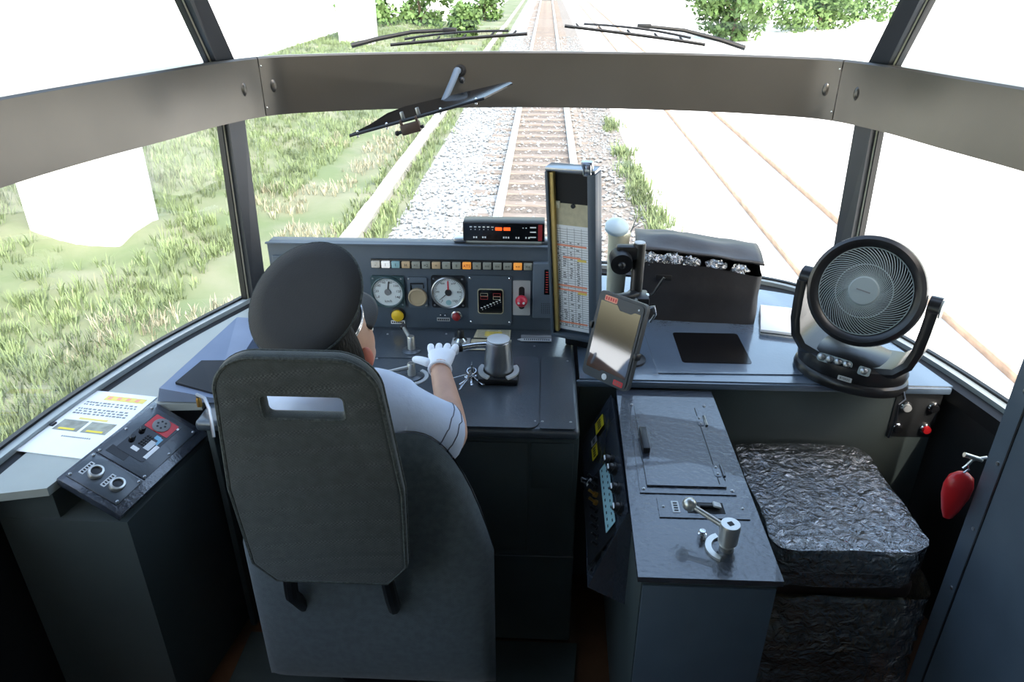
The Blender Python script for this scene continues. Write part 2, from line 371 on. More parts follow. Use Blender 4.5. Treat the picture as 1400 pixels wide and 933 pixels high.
# saloon behind (only lights and reflects)
sal = MB().box((0, -2.7, .48), (2.9, 5.0, .06)); struct(sal.build('floor_saloon', 'saloon_floor'))
struct(MB().box((0, -2.7, 2.5), (2.9, 5.0, .06)).build('ceiling_saloon', 'saloon_wall'))
struct(MB().box((0, -5.2, 1.5), (2.9, .06, 2.0)).build('wall_saloon_end', 'saloon_wall'))
for s, nm in ((-1, 'wall_saloon_left'), (1, 'wall_saloon_right')):
    m = MB().box((s * 1.45, -2.7, .9), (.06, 5.0, .8)).box((s * 1.45, -2.7, 2.2), (.06, 5.0, .6))
    for yy in (-.25, -1.85, -3.5, -5.1): m.box((s * 1.45, yy, 1.65), (.06, .2, .95))
    struct(m.build(nm, 'saloon_wall'))
# right rear wall with the cab door seam
rw = struct(MB().box((1.27, .7, 1.17), (.36, 1.6, 2.34)).build('wall_right_door', 'panel_grey'))
MB().box((1.0895, 1.44, 1.17), (.003, .006, 2.3)).build('door_seam', 'gasket', rw)
for zz in (.55, .75, .95, 1.15):
    d = MB(); d.X = frame((1.09, 1.46, zz), (0, -1, 0), (0, 0, 1)); d.lathe([(.006, 0), (.005, .003), (0, .004)], 10); d.build('screw', 'steel', rw)

# ================================================================== driver's control desk
def screw(parent, p, x, y, r=.004, m='steel'):
    d = MB(); d.X = frame(p, x, y); d.lathe([(r, 0), (r, r * .3), (r * .6, r * .7), (0, r * .8)], 10); return d.build('screw', m, parent)
desk = thing('control_desk', "driver's dark grey painted control desk with raised cover plates below the gauges", 'desk', (0, 0, 0))
b = MB(); b.rbox((-.4325, 2.03, .832), (1.095, .66, .036), .014, 3); b.build('desktop', 'desk_paint', desk)
b = MB(); b.rbox((-.095, 1.73, .41), (.42, .03, .812), .006); b.build('front_panel', 'side_paint', desk)
b = MB(); b.rbox((-.43, 2.30, .41), (1.08, .03, .812), .006); b.build('rear_panel', 'side_paint', desk)
for x in (-.955, .105): MB().rbox((x, 2.02, .41), (.02, .58, .812), .005).build('side_panel', 'side_paint', desk)
MB().box((-.095, 1.7135, .375), (.42, .003, .004)).build('panel_trim', 'steel', desk)
for (x0, x1, z0, z1) in ((-.02, .10, .64, .80), (-.28, -.03, .40, .80)):
    MB().rbox(((x0 + x1) / 2, 1.712, (z0 + z1) / 2), (x1 - x0, .006, z1 - z0), .002).build('access_panel', 'side_paint', desk)
plate = MB(); plate.prism(rrect(.25, .42, .03, 6, -.125, 1.915), .850, .855); plate.build('cover_plate', 'desk_paint', desk)
plate = MB(); plate.prism(rrect(.098, .42, .006, 3, .053, 1.915), .850, .854); plate.build('cover_plate', 'desk_paint', desk)
plate = MB(); plate.prism(rrect(.26, .20, .008, 3, -.43, 2.20), .850, .853); plate.build('cover_plate', 'desk_paint', desk)
plate = MB(); plate.prism(rrect(.26, .34, .008, 3, -.42, 1.915), .850, .853); plate.build('cover_plate', 'desk_paint', desk)
plate = MB(); plate.prism(rrect(.22, .50, .008, 3, -.70, 2.03), .850, .853); plate.build('cover_plate', 'desk_paint', desk)
for p in ((-.535, 2.09), (-.315, 2.09), (-.01, 1.74), (.09, 2.1), (.01, 1.74), (.09, 1.74), (-.02, 2.2), (-.535, 2.27), (-.33, 2.28)):
    screw(desk, (*p, .853), (1, 0, 0), (0, 1, 0))
# memo cards and label strips lying on the desk
def card(name, label, cat, pts, z, m, marks=None, group=None):
    t = thing(name, label, cat, (0, 0, 0), group=group)
    b = MB(); b.prism(pts, z, z + .0015); b.build('sheet', m, t)
    if marks:
        for nm, mm, boxes in marks:
            q = MB()
            for (x, y, sx, sy) in boxes: q.box((x, y, z + .0018), (sx, sy, .0006))
            q.build(nm, mm, t)
    return t
card('memo_card', 'yellowed memo card taped on the desk just below the gauge panel', 'card', [(-.232, 2.255), (-.105, 2.255), (-.105, 2.318), (-.225, 2.318)], .853, 'paper_tan',
     [('yellow_block', 'paper_yellow', [(-.165, 2.285, .06, .035)]), ('printed_lines', 'ink_grey', [(-.165 + dx, 2.262 + i * .012, .03, .002) for i in range(5) for dx in (-.04, 0, .04)])])
card('memo_card', 'tan memo card with red and green squares behind the big controller', 'card', [(-.24, 2.165), (-.10, 2.165), (-.10, 2.243), (-.237, 2.243)], .853, 'paper_tan',
     [('red_square', 'red_dark', [(-.165, 2.226, .022, .02)]), ('green_square', 'bezel_green', [(-.138, 2.226, .018, .02)]), ('printed_lines', 'ink_grey', [(-.2, 2.175 + i * .012, .05, .002) for i in range(4)])])
t = thing('name_plate', 'narrow engraved metal label strip on the desk left of the timetable', 'label', (-.02, 2.25, .853))
MB().rbox((0.005, .022, .001), (.105, .022, .002), .0005).build('upper_strip', 'ink_grey', t)
MB().prism([(-.06, -.004), (-.045, -.014), (.058, -.014), (.058, .006), (-.045, .006)], 0, .0025).build('lower_strip', 'label_silver', t)
q = MB()
for i in range(13): q.box((-.035 + i * .007, -.004, .0028), (.004, .009, .0006))
q.build('lettering', 'ink', t)

# ---------------- master controller (big silver drum) and lever held by the driver
t = thing('master_controller', 'big silver drum controller with chrome handle gripped by white glove', 'lever', (-.128, 1.985, .855))
b = MB(); b.rbox((0, -.005, .012), (.125, .105, .024), .008); b.build('base_plate', 'black_plastic', t)
b = MB()
for a0, a1 in ((150, 240), (-60, 30)):
    ring = [R(a0 + (a1 - a0) * i / 12) for i in range(13)]
    b.prism([(math.cos(a) * .064, math.sin(a) * .064 - .005) for a in ring] + [(math.cos(a) * .048, math.sin(a) * .048 - .005) for a in reversed(ring)], .024, .030)
b.build('scale_ring', 'label_silver', t)
b = MB(); b.lathe([(.045, .024), (.046, .05), (.043, .075), (.038, .12), (.036, .128), (.032, .131), (0, .131)], 40); b.build('drum', 'steel', t)
b = MB(); b.lathe([(.035, .1305), (.035, .134), (.030, .136), (0, .136)], 36); b.build('drum_cap', 'label_silver', t)
b = MB(); b.tube([(-.03, 0, .112), (-.07, -.006, .112), (-.125, -.02, .108)], .011, 14, r2=.009); b.build('handle', 'chrome', t)
b = MB(); b.tube([(-.11, -.017, .109), (-.15, -.027, .107), (-.19, -.038, .105)], .013, 14); b.build('grip', 'black_plastic', t)
# ignition key bunch
t = thing('key_bunch', 'bunch of silver keys hanging from key switch beside the drum controller', 'keys', (-.212, 1.985, .855))
b = MB(); b.lathe([(.026, 0), (.026, .004), (.022, .008), (.014, .010), (.012, .016), (0, .017)], 28); b.build('key_switch', 'chrome', t)
b = MB(); b.rbox((0, 0, .03), (.004, .02, .034), .0015); b.build('switch_key', 'steel', t)
b = MB(); b.tube([(.014 * math.cos(a), -.012 + .014 * math.sin(a), .026 + .004 * math.sin(a)) for a in [2 * PI * i / 20 for i in range(20)]], .0016, 6, True); b.build('key_ring', 'chrome', t)
for i, (ang, ln) in enumerate(((200, .05), (250, .075), (275, .045), (310, .05), (235, .045))):
    b = MB(); d = Vector((math.cos(R(ang)), math.sin(R(ang)), -.12)); s = Vector((-d.y, d.x, 0)); o = Vector((0, -.022, .024 - i * .002))
    b.X = frame(o, d, s); b.prism(rrect(.018, .015, .006, 4, .008, 0), -.0008, .0008); b.rbox((.012 + ln / 2, 0, 0), (ln, .005, .0016), .0004); b.box((.008 + ln, .003, 0), (.01, .006, .0014)); b.build('key', 'chrome', t)
# two smaller levers
def lever(name, label, base, ang, ln, h, knob, tilt=.0):
    t = thing(name, label, 'lever', base)
    b = MB(); b.lathe([(.032, 0), (.032, .004), (.024, .007), (.018, .009), (0, .009)], 28); b.build('escutcheon', 'desk_paint', t)
    b = MB(); b.lathe([(.013, .006), (.013, h - .004), (.011, h), (0, h)], 24); b.build('spindle', 'satin', t)
    b = MB(); b.box((0, 0, h + .0002), (.014, .002, .001)); b.build('slot', 'ink', t)
    d = Vector((math.cos(R(ang)), math.sin(R(ang)), 0)); a = Vector((0, 0, h - .014)); e = a + d * ln + Vector((0, 0, tilt))
    b = MB(); b.tube([a + d * .008, a.lerp(e, .5), e], .0075, 12, r2=.006); b.build('arm', 'satin', t)
    b = MB(); b.sph(e + d * .008, .0125); b.build('knob', 'black_plastic', t)
    return t
lever('reverser_lever', 'small silver lever with black knob pointing at the yellow button', (-.43, 2.15, .853), 118, .075, .055, 1, .012)
lv = lever('holding_lever', 'small silver lever with black ball beside the gloved hand', (-.40, 1.975, .853), 200, .085, .05, 1, -.006)
b = MB(); ring = [R(-70 + 130 * i / 12) for i in range(13)]
b.prism([(math.cos(a) * .052, math.sin(a) * .052) for a in ring] + [(math.cos(a) * .040, math.sin(a) * .040) for a in reversed(ring)], 0, .004); b.build('scale_arc', 'label_silver', lv)
t = thing('rotary_switch', 'black rotary switch on square silver plate at desk rear', 'switch', (-.272, 2.215, .853))
b = MB(); b.rbox((0, 0, .002), (.062, .062, .004), .001); b.build('plate', 'label_silver', t)
b = MB(); b.lathe([(.023, .004), (.023, .012), (.017, .018), (.012, .022), (0, .022)], 28); b.build('collar', 'chrome', t)
b = MB(); b.lathe([(.013, .02), (.012, .045), (.009, .050), (0, .05)], 20); b.rbox((0, .004, .036), (.008, .034, .022), .003); b.build('knob', 'black_plastic', t)

# ================================================================== instrument panel
YP = 2.33
ip = thing('instrument_panel', 'blue grey upright gauge panel across the back of the control desk', 'instrument panel', (0, YP, .85))
def FR(x, z, y=0): return frame((x, -y, z - .85), (1, 0, 0), (0, 0, 1))     # local frame: x right, y up, z toward driver
b = MB(); b.rbox((-.435, .035, .155), (1.01, .07, .315), .006, 2); b.build('housing', 'panel_grey', ip)
b = MB(); b.rbox((-.435, -.004, .314), (1.012, .012, .006), .002); b.build('top_lip', 'panel_light', ip)
b = MB(); b.rbox((-.80, -.004, .15), (.25, .008, .24), .008, 3); b.build('blank_plate', 'panel_grey', ip)
# 16 indicator lamps
b = MB(); b.rbox((-.307, -.004, 1.0955 - .85), (.556, .008, .034), .003); b.build('lamp_strip', 'black_plastic', ip)
lampm = ['lamp_pale', 'lamp_white', 'lamp_cyan', 'lamp_amber', 'lamp_off', 'lamp_off', 'lamp_amber', 'lamp_off', 'lamp_off', 'lamp_orange', 'lamp_off', 'lamp_off', 'lamp_off', 'lamp_off', 'lamp_orange', 'lamp_off']
lampt = ['-', 'I', 'I', 'H', '=1', '=2', '=', '=', 'II', 'ATS', '=', '==', '==', '==', '==', '==']
for i in range(16):
    x = -.567 + i * (.52 / 15)
    b = MB(); b.rbox((x, -.012, 1.0955 - .85), (.0285, .012, .023), .002); o = b.build('indicator_lamp', lampm[i], ip)
    text('lamp_lettering', lampt[i], .014, FR(x, 1.0955, .0182), 'red_dark' if lampt[i] == 'ATS' else 'ink', o)
# gauges
def gauge(name, x, z, r, bez, nums, a0, a1, needles, size, plate):
    b = MB(); b.X = FR(x, z); b.prism(rrect(plate, plate, .008), 0, .010); o = b.build(name, bez, ip)
    b = MB(); b.X = FR(x, z); b.lathe([(r + .006, .010), (r + .006, .018), (r + .003, .020), (r, .018), (r, .0125)], 44, caps=False); b.build('bezel_ring', 'steel' if bez != 'bezel_green' else bez, o)
    b = MB(); b.X = FR(x, z); b.lathe([(r, .0118), (r, .0125), (0, .0125)], 44); b.build('dial', 'dial_face', o)
    q = MB(); q.X = FR(x, z)
    for i in range(41):
        a = R(a0 + (a1 - a0) * i / 40); l_ = .008 if i % 5 == 0 else .004
        q.box(((r - .004 - l_ / 2) * math.cos(a), (r - .004 - l_ / 2) * math.sin(a), .0128), (l_, .0012, .0006), rot=(0, 0, a))
    q.build('scale_marks', 'ink', o)
    for i, t_ in enumerate(nums):
        a = R(a0 + (a1 - a0) * i / (len(nums) - 1)); text('numeral', t_, size, FR(x, z, .0128) @ Matrix.Translation((math.cos(a) * r * .72, math.sin(a) * r * .72, 0)), 'ink', o, .0002)
    for (a, l_, wd, m_) in needles:
        b = MB(); b.X = FR(x, z, .014) @ Matrix.Rotation(R(a), 4, 'Z'); b.prism([(-.012, -wd), (l_ * .9, -wd * .7), (l_, 0), (l_ * .9, wd * .7), (-.012, wd)], 0, .001); b.build('needle', m_, o)
    b = MB(); b.X = FR(x, z); b.lathe([(.012, .0128), (.011, .0165), (0, .017)], 20); b.build('hub', 'ink_grey' if bez == 'bezel_green' else 'ink', o)
    for sx in (-1, 1):
        for sz in (-1, 1): 
            d = MB(); d.X = FR(x + sx * plate * .42, z + sz * plate * .42, .01); d.lathe([(.004, 0), (.003, .002), (0, .0025)], 8); d.build('screw', 'steel', o)
    return o
sp = gauge('speedometer', -.533, .993, .052, 'bezel_green', ['0', '20', '40', '60', '80', '100', '120', '140'], 210, -30, [(82, .042, .0025, 'ink')], .0125, .116)
text('unit_lettering', 'km/h', .013, FR(-.533, .958, .0128), 'ink', sp, .0002)
pg = gauge('pressure_gauge', -.322, .995, .053, 'black_plastic', ['0', '200', '400', '600', '800', '1000'], 235, -55, [(90, .046, .003, 'sticker_red'), (222, .044, .0012, 'ink')], .010, .118)
b = MB(); b.X = FR(-.322, .957); b.lathe([(.010, .0128), (.010, .0132), (0, .0132)], 18); b.build('maker_mark', 'lamp_cyan', pg)
# round amber lamp with bracket
b = MB(); b.X = FR(-.43, .99); b.prism(rrect(.068, .115, .006), 0, .006); o = b.build('bell_plate', 'panel_light', ip)
b = MB(); b.X = FR(-.43, .975); b.lathe([(.033, .006), (.033, .016), (.029, .019), (.027, .016), (0, .016)], 32); b.build('bell', 'dial_amber', o)
b = MB(); b.X = FR(-.43, 1.02); b.tube([(-.022, -.02, .008), (-.022, .006, .012), (.022, .006, .012), (.022, -.012, .008)], .0025, 8); b.build('bracket', 'black_plastic', o)
for dx, dz in ((-.028, .05), (.028, -.05)): 
    d = MB(); d.X = FR(-.43 + dx, .99 + dz, .006); d.lathe([(.004, 0), (0, .003)], 8); d.build('screw', 'steel', o)
# push buttons
for (x, z, r, m_, nm) in ((-.505, .903, .022, 'knob_yellow', 'yellow_button'), (-.297, .903, .015, 'red_dark', 'red_button')):
    b = MB(); b.X = FR(x, z); b.lathe([(r + .004, 0), (r + .004, .006), (r, .008), (0, .008)], 28); o = b.build(nm, 'black_plastic' if nm[0] == 'y' else 'chrome', ip)
    b = MB(); b.X = FR(x, z); b.lathe([(r * .9, .008), (r, .013), (r * .95, .018), (r * .6, .022), (0, .0235)], 28); b.build('cap', m_, o)
for (x, z, wd) in ((-.508, .872, .05), (-.345, .886, .046)):
    b = MB(); b.X = FR(x, z); b.prism(rrect(wd, .013, .001), 0, .002); o = b.build('button_label', 'label_silver' if x > -.4 else 'white', ip)
    q = MB(); q.X = FR(x, z)
    for i in range(6): q.box((-wd * .38 + i * wd * .15, 0, .0022), (wd * .1, .006, .0006))
    q.build('lettering', 'ink', o)
for dx in (-.008, .008): 
    d = MB(); d.X = FR(-.345 + dx, .905); d.lathe([(.004, 0), (.003, .008), (0, .009)], 10); d.build('pin', 'chrome', ip)
# ATS screen panel
b = MB(); b.X = FR(-.178, .965); b.prism(rrect(.150, .185, .004), 0, .007); o = b.build('signal_panel', 'panel_grey', ip)
b = MB(); b.X = FR(-.176, .963); b.prism(rrect(.090, .094, .010), .007, .011); b.build('display_frame', 'paper_tan', o)
b = MB(); b.X = FR(-.176, .963); b.prism(rrect(.084, .088, .008), .0095, .012); b.build('display', 'screen_black', o)
q = MB(); q.X = FR(-.176, .963, .0122)
for i in range(7): q.box((-.031 + i * .0105, -.024 + i * .005, 0), (.007, .0035, .0006)); q.box((-.028 + i * .0105, -.031 + i * .005, 0), (.003, .002, .0006))
q.build('step_marks', 'white', o)
for dx, dz, m_ in ((-.022, .026, 'paper_tan'), (.022, .014, 'paper_tan'), (-.022, .014, 'led_dim'), (.022, .026, 'led_dim')):
    q = MB(); q.X = FR(-.176 + dx, .963 + dz, .0122)
    for (cx, cy, sx, sy) in ((0, .005, .026, .0014), (0, -.005, .026, .0014), (-.0123, 0, .0014, .011), (.0123, 0, .0014, .011)): q.box((cx, cy, 0), (sx, sy, .0006))
    q.build('indicator_outline', m_, o)
for dx in (-.068, .068):
    for dz in (-.083, .083): 
        d = MB(); d.X = FR(-.178 + dx, .965 + dz, .007); d.lathe([(.0045, 0), (0, .003)], 8); d.build('screw', 'chrome', o)
# red knob on steel plate
b = MB(); b.X = FR(-.068, .975); b.prism(rrect(.060, .130, .004), 0, .005); o = b.build('switch_plate', 'label_silver', ip)
b = MB(); b.X = FR(-.068, .976); b.prism(rrect(.020, .085, .0095), .005, .0056); b.build('slot', 'black_matte', o)
b = MB(); b.X = FR(-.068, .975); b.cyl((0, 0, .005), (0, 0, .02), .009); b.sph((0, 0, .030), .021, n=24, m=14); b.build('red_knob', 'knob_red', o)
q = MB(); q.X = FR(-.068, .976, .0505); 
for dx in (-.009, .008): q.cyl((dx, 0, -.004), (dx, 0, .0005), .0042, n=10)
q.build('knob_marks', 'white', o)
# slim speaker box on the right
b = MB(); b.rbox((.017, -.012, 1.01 - .85), (.094, .026, .205), .005); o = b.build('speaker_box', 'panel_light', ip)
b = MB(); b.X = FR(.022, 1.045, .025); b.prism(rrect(.026, .092, .003), 0, .001); b.build('meter_window', 'screen_black', o)
q = MB(); q.X = FR(.022, 1.045, .0262)
for i in range(9): q.box((-.004, -.036 + i * .009, 0), (.008, .003, .0006))
q.build('meter_bars', 'led_dim', o)
q = MB(); q.X = FR(.02, .948, .025)
for i in range(6):
    for j in range(6): q.cyl((-.018 + i * .007, -.018 + j * .007, 0), (-.018 + i * .007, -.018 + j * .007, .0006), .0017, n=6)
q.build('speaker_holes', 'ink', o)

# display unit standing on the panel
t = thing('display_unit', 'black cab radio display unit with two lit orange segments on gauge panel', 'display', (-.13, 2.352, 1.1655))
b = MB(); b.rbox((0, .025, .042), (.275, .07, .066), .004); b.build('case', 'black_plastic', t)
b = MB(); b.X = frame((0, -.0105, .042), (1, 0, 0), (0, 0, 1)); b.prism(rrect(.268, .060, .003), 0, .001); fp = b.build('face', 'screen_black', t)
for i, x in enumerate((-.017, .017 - .006)):
    b = MB(); b.X = frame((x, -.0118, .054), (1, 0, 0), (0, 0, 1)); b.prism(rrect(.023, .011, .002), 0, .001); b.build('lit_segment', 'led_orange', fp)
b = MB(); b.X = frame((.122, -.0118, .042), (1, 0, 0), (0, 0, 1)); b.prism(rrect(.014, .056, .002), 0, .001); b.build('red_tab', 'red_dark', fp)
q = MB(); q.X = frame((0, -.0118, .042), (1, 0, 0), (0, 0, 1))
for i in range(6): q.box((-.11 + i * .0145, .018, 0), (.008, .004, .0006)); q.box((-.11 + i * .0145, .009, 0), (.003, .002, .0006))
for x in (-.10, -.092, -.07, -.062, .0, .008, .016, .042, .05, .075, .085): q.box((x, -.018, 0), (.005, .006, .0006))
for z in (-.016, .002, .018): q.box((.098, z, 0), (.02, .004, .0006))
for x in (.065, .075): q.box((x, .016, 0), (.004, .003, .0006))
q.build('lettering', 'white', fp)
for x in (-.15, .148): MB().rbox((x, .02, .006), (.04, .045, .012), .002).build('foot_bracket', 'steel', t)

# ================================================================== right-hand worktop and equipment
wt = thing('worktop', 'glossy blue black worktop with inset hatch under the bag and fan', 'worktop', (0, 0, 0))
def inside(x, u0=0):  # y of the inner sill line for a given x
    best = min((abs(crv(SILL, uu / 50).x - x), uu) for uu in range(0, 480)); uu = best[1] / 50; return (crv(SILL, uu) - nrm(SILL, uu) * .125).y
xs = [.125 + i * (1.20 - .125) / 24 for i in range(25)]
poly = [(.125, 1.995), (1.27, 1.995), (1.255, 2.06)] + [(x, inside(x)) for x in reversed(xs) if x < 1.17]
MB().prism(poly, .825, .85).build('top', 'table_gloss', wt)
MB().rbox((.69, 1.992, .835), (1.15, .012, .022), .004).build('front_edge', 'table_gloss', wt)
hp = MB().prism([(.375, 2.035), (.88, 2.045), (.88, 2.40), (.36, 2.42)], .850, .8535).build('hatch', 'table_gloss', wt)
MB().prism(rrect(.225, .22, .012, 4, .575, 2.215), .8535, .8545).build('dark_inset', 'screen_black', hp)
MB().rbox((.70, 2.005, .842), (.36, .012, .004), .001).build('edge_strip', 'sill_grey', wt)
fpn = MB().rbox((.885, 2.03, .41), (.75, .03, .815), .004).build('front_panel', 'side_paint', wt)
MB().rbox((.32, 2.03, .41), (.385, .03, .815), .004).build('front_panel', 'side_paint', wt)
for (x, z, m_) in ((1.155, .765, 'label_silver'), (1.24, .765, 'black_plastic'), (1.145, .685, 'black_plastic'), (1.235, .685, 'red')):
    b = MB(); b.X = frame((x, 2.0145, z), (1, 0, 0), (0, 0, 1)); b.lathe([(.018, 0), (.018, .008), (.015, .012), (0, .012)], 24); kn = b.build('round_knob', 'chrome', fpn)
    b = MB(); b.X = frame((x, 2.0145, z), (1, 0, 0), (0, 0, 1)); b.lathe([(.013, .0121), (.012, .02), (0, .021)], 20); b.build('knob_cap', m_, kn)
MB().rbox((1.19, 2.013, .73), (.14, .003, .16), .001).build('knob_plate', 'dark_wall', fpn)
for i in range(5): screw(fpn, (1.14 + i * .022, 2.0115, .818), (1, 0, 0), (0, 0, 1), .003)

# switch cabinet beside the driver
cb = thing('switch_cabinet', 'black painted switch cabinet with hinged lid and sloping side panel', 'cabinet', (0, 0, 0))
MB().prism([(.222, 1.19), (.535, 1.19), (.535, 1.985), (.24, 1.985)], .805, .82).build('top', 'black_gloss', cb)
MB().prism([(.232, 1.20), (.527, 1.20), (.527, 1.985), (.245, 1.985)], .0, .805).build('body', 'side_paint', cb)
MB().rbox((.38, 1.197, .40), (.29, .006, .78), .002).build('front_plate', 'panel_grey', cb)
A, B_, C_, D_ = Vector((.222, 1.96, .815)), Vector((.222, 1.41, .815)), Vector((.135, 1.41, .56)), Vector((.14, 1.93, .66))
sn = (B_ - A).cross(D_ - A).normalized()
MB().add([A, B_, C_, D_, A + Vector((.015, 0, -.02)), B_ + Vector((.015, 0, -.02)), Vector((.24, 1.41, .50)), Vector((.24, 1.93, .60))], [(0, 1, 2, 3), (4, 7, 6, 5), (0, 4, 5, 1), (1, 5, 6, 2), (2, 6, 7, 3), (3, 7, 4, 0)]).build('side_panel', 'black_gloss', cb)
if sn.x > 0: sn = -sn
def SP(a, c):   # a: 0 far..1 near; c: 0 top..1 bottom
    return A.lerp(B_, a).lerp(D_.lerp(C_, a), c)
def SF(a, c, off=.001): return frame(SP(a, c) + sn * off, (B_ - A), (A - D_)) if True else None
for (a, c, wd, ht, m_) in ((.10, .42, .06, .045, 'sticker_yellow'), (.25, .62, .06, .03, 'sticker_yellow'), (.16, .62, .03, .03, 'label_silver'), (.42, .82, .05, .03, 'white')):
    b = MB(); b.X = SF(a, c); b.prism(rrect(wd, ht, .002), 0, .001); st = b.build('sticker', m_, cb)
    q = MB(); q.X = SF(a, c, .0022)
    for i in range(4): q.box((-wd * .3 + i * wd * .2, 0, 0), (wd * .12, ht * .4, .0005))
    q.build('lettering', 'ink', st)
b = MB(); b.X = SF(.70, .52); b.prism(rrect(.30, .17, .006), 0, .003); sw = b.build('switch_bank', 'black_plastic', cb)
b = MB(); b.X = SF(.70, .36, .004); b.prism(rrect(.26, .045, .003), 0, .001); b.build('label_strip', 'lamp_cyan', sw)
q = MB(); q.X = SF(.70, .36, .0054)
for i in range(10):
    for j in (-1, 1): q.box((-.115 + i * .0255, j * .011, 0), (.010, .004, .0005))
q.build('lettering', 'ink', sw)
for i in range(9):
    p = SP(.47 + i * .057, .62); b = MB(); b.cyl(p, p + sn * .014, .008, n=12); b.cyl(p + sn * .012, p + sn * .030 + Vector((0, 0, .006)), .0035, .0045, n=8)
    b.build('toggle_switch', 'brass' if i in (2, 3) else 'black_plastic', sw)
for (a, c) in ((.52, .20), (.62, .14), (.78, .12), (.92, .12)):
    p = SP(a, c); b = MB(); b.cyl(p, p + sn * .012, .017, n=20); b.cyl(p + sn * .012, p + sn * .022, .013, .011, n=20); kn = b.build('rotary_knob', 'black_plastic', cb)
    b = MB(); b.rbox((0, 0, 0), (.004, .02, .004), .001); b.X = Matrix(); o = b.build('pointer', 'white', kn); o.location = p + sn * .023
p = SP(.38, .9); b = MB(); b.tube([p, p + sn * .02, p + sn * .02 + Vector((0, .02, 0)), p + Vector((0, .02, 0))], .003, 8); b.build('pull_ring', 'chrome', cb)
p = SP(.88, .88); b = MB(); b.X = SF(.90, .88); b.prism(rrect(.05, .03, .002), 0, .002); b.build('clip_plate', 'steel', cb)
# hinged lid on top
lf = MB().prism([(.258, 1.475), (.498, 1.475), (.505, 1.90), (.27, 1.90)], .820, .823).build('lid_frame', 'black_gloss', cb)
lid = MB().prism([(.278, 1.50), (.478, 1.50), (.480, 1.885), (.285, 1.885)], .823, .828).build('lid', 'black_gloss', cb)
MB().rbox((.292, 1.685, .838), (.020, .105, .020), .004).build('lid_handle', 'black_plastic', lid)
MB().box((.4625, 1.69, .8285), (.002, .36, .001)).build('lid_seam', 'gasket', lid)
for yy in (1.80, 1.565):
    b = MB(); b.prism(rrect(.018, .05, .008, 4, .466, yy), .828, .8295); b.cyl((.481, yy - .025, .829), (.481, yy + .025, .829), .004, n=10); hg = b.build('hinge', 'black_gloss', lid)
    for dy in (-.014, .014): screw(lid, (.466, yy + dy, .8295), (1, 0, 0), (0, 1, 0), .004)
for p in ((.268, 1.49), (.49, 1.49), (.278, 1.89), (.495, 1.89)): screw(cb, (*p, .823), (1, 0, 0), (0, 1, 0), .005)
spl = MB().prism([(.295, 1.385), (.51, 1.385), (.512, 1.46), (.297, 1.46)], .820, .823).build('switch_plate', 'black_gloss', cb)
MB().prism([(.365, 1.402), (.455, 1.402), (.455, 1.442), (.365, 1.442)], .8231, .8238).build('switch_recess', 'black_matte', spl)
MB().rbox((.41, 1.422, .829), (.07, .010, .010), .003).build('switch_lever', 'black_plastic', spl)
MB().rbox((.437, 1.422, .833), (.020, .018, .006), .002, rot=(0, .3, 0)).build('switch_tip', 'label_silver', spl)
MB().rbox((.385, 1.425, .830), (.014, .030, .008), .003, rot=(0, 0, .5)).build('switch_tip', 'black_plastic', spl)
lb = MB().prism(rrect(.018, .042, .002, 3, .338, 1.423), .823, .8243).build('plate_label', 'label_silver', spl)
q = MB()
for i in range(4): q.box((.338, 1.409 + i * .009, .8246), (.010, .005, .0005))
q.build('lettering', 'ink', lb)
for p in ((.308, 1.423), (.50, 1.423)): screw(spl, (*p, .823), (1, 0, 0), (0, 1, 0), .004)
# silver crank on the cabinet
t = thing('hand_crank', 'silver crank handle with ball end standing on the switch cabinet', 'handle', (.432, 1.285, .82))
b = MB(); b.lathe([(.017, 0), (.017, .012), (.014, .014), (.014, .02), (.022, .022), (.023, .068), (.021, .074), (0, .074)], 32); b.build('hub', 'satin', t)
b = MB(); b.box((0, 0, .0745), (.012, .012, .001), rot=(0, 0, .4)); b.build('square_hole', 'ink', t)
b = MB(); e = Vector((-.082, .058, .078)); b.tube([(-.012, .008, .060), Vector((-.012, .008, .060)).lerp(e, .5), e], .0075, 14, r2=.006); b.build('arm', 'satin', t)
b = MB(); b.sph(e, .0165, n=24, m=16); b.build('ball', 'satin', t)
b = MB(); ring = [R(110 + 130 * i / 14) for i in range(15)]
b.prism([(math.cos(a) * .048, math.sin(a) * .048) for a in ring] + [(math.cos(a) * .034, math.sin(a) * .034) for a in reversed(ring)], .0, .006); b.build('stop_arc', 'satin', t)
b = MB(); b.lathe([(.010, 0), (.010, .016), (.007, .018), (.007, .024), (0, .025)], 18, X=Matrix.Translation((-.05, .032, 0))); b.build('stop_pin', 'chrome', t)

# ---------------- timetable holder: tall slim case facing the driver
t = thing('timetable_holder', 'tall slim case holding the paper timetable, gold strip along one side', 'timetable', (.122, 2.20, .856), (R(4), R(-2), R(-24)))
H = .565; Wd = .160
b = MB(); b.rbox((0, .018, H / 2 + .04), (Wd, .03, H), .004); b.build('case', 'panel_grey', t)
for s in (-1, 1): MB().rbox((s * (Wd / 2 - .004 if s < 0 else Wd / 2 - .012), -.008, H / 2 + .04), (.010 if s < 0 else .026, .034, H), .002).build('side_rail', 'panel_grey', t)
MB().rbox((-Wd / 2 + .016, -.006, H / 2 + .045), (.014, .02, H - .02), .002).build('gold_strip', 'gold_strip', t)
MB().rbox((0, -.010, .045), (Wd, .032, .014), .003).build('bottom_ledge', 'panel_grey', t)
MB().box((.0, .0015, .545), (.13, .003, .10)).build('dark_backing', 'black_matte', t)
MB().box((-.005, -.0005, .462), (.115, .003, .08)).build('tan_flap', 'paper_tan', t)
MB().rbox((-.052, -.002, .497), (.018, .004, .022), .001).build('tape_tab', 'cream', t)
MB().cyl((.0, -.001, .496), (.0, -.005, .496), .007, n=14).build('magnet', 'black_plastic', t)
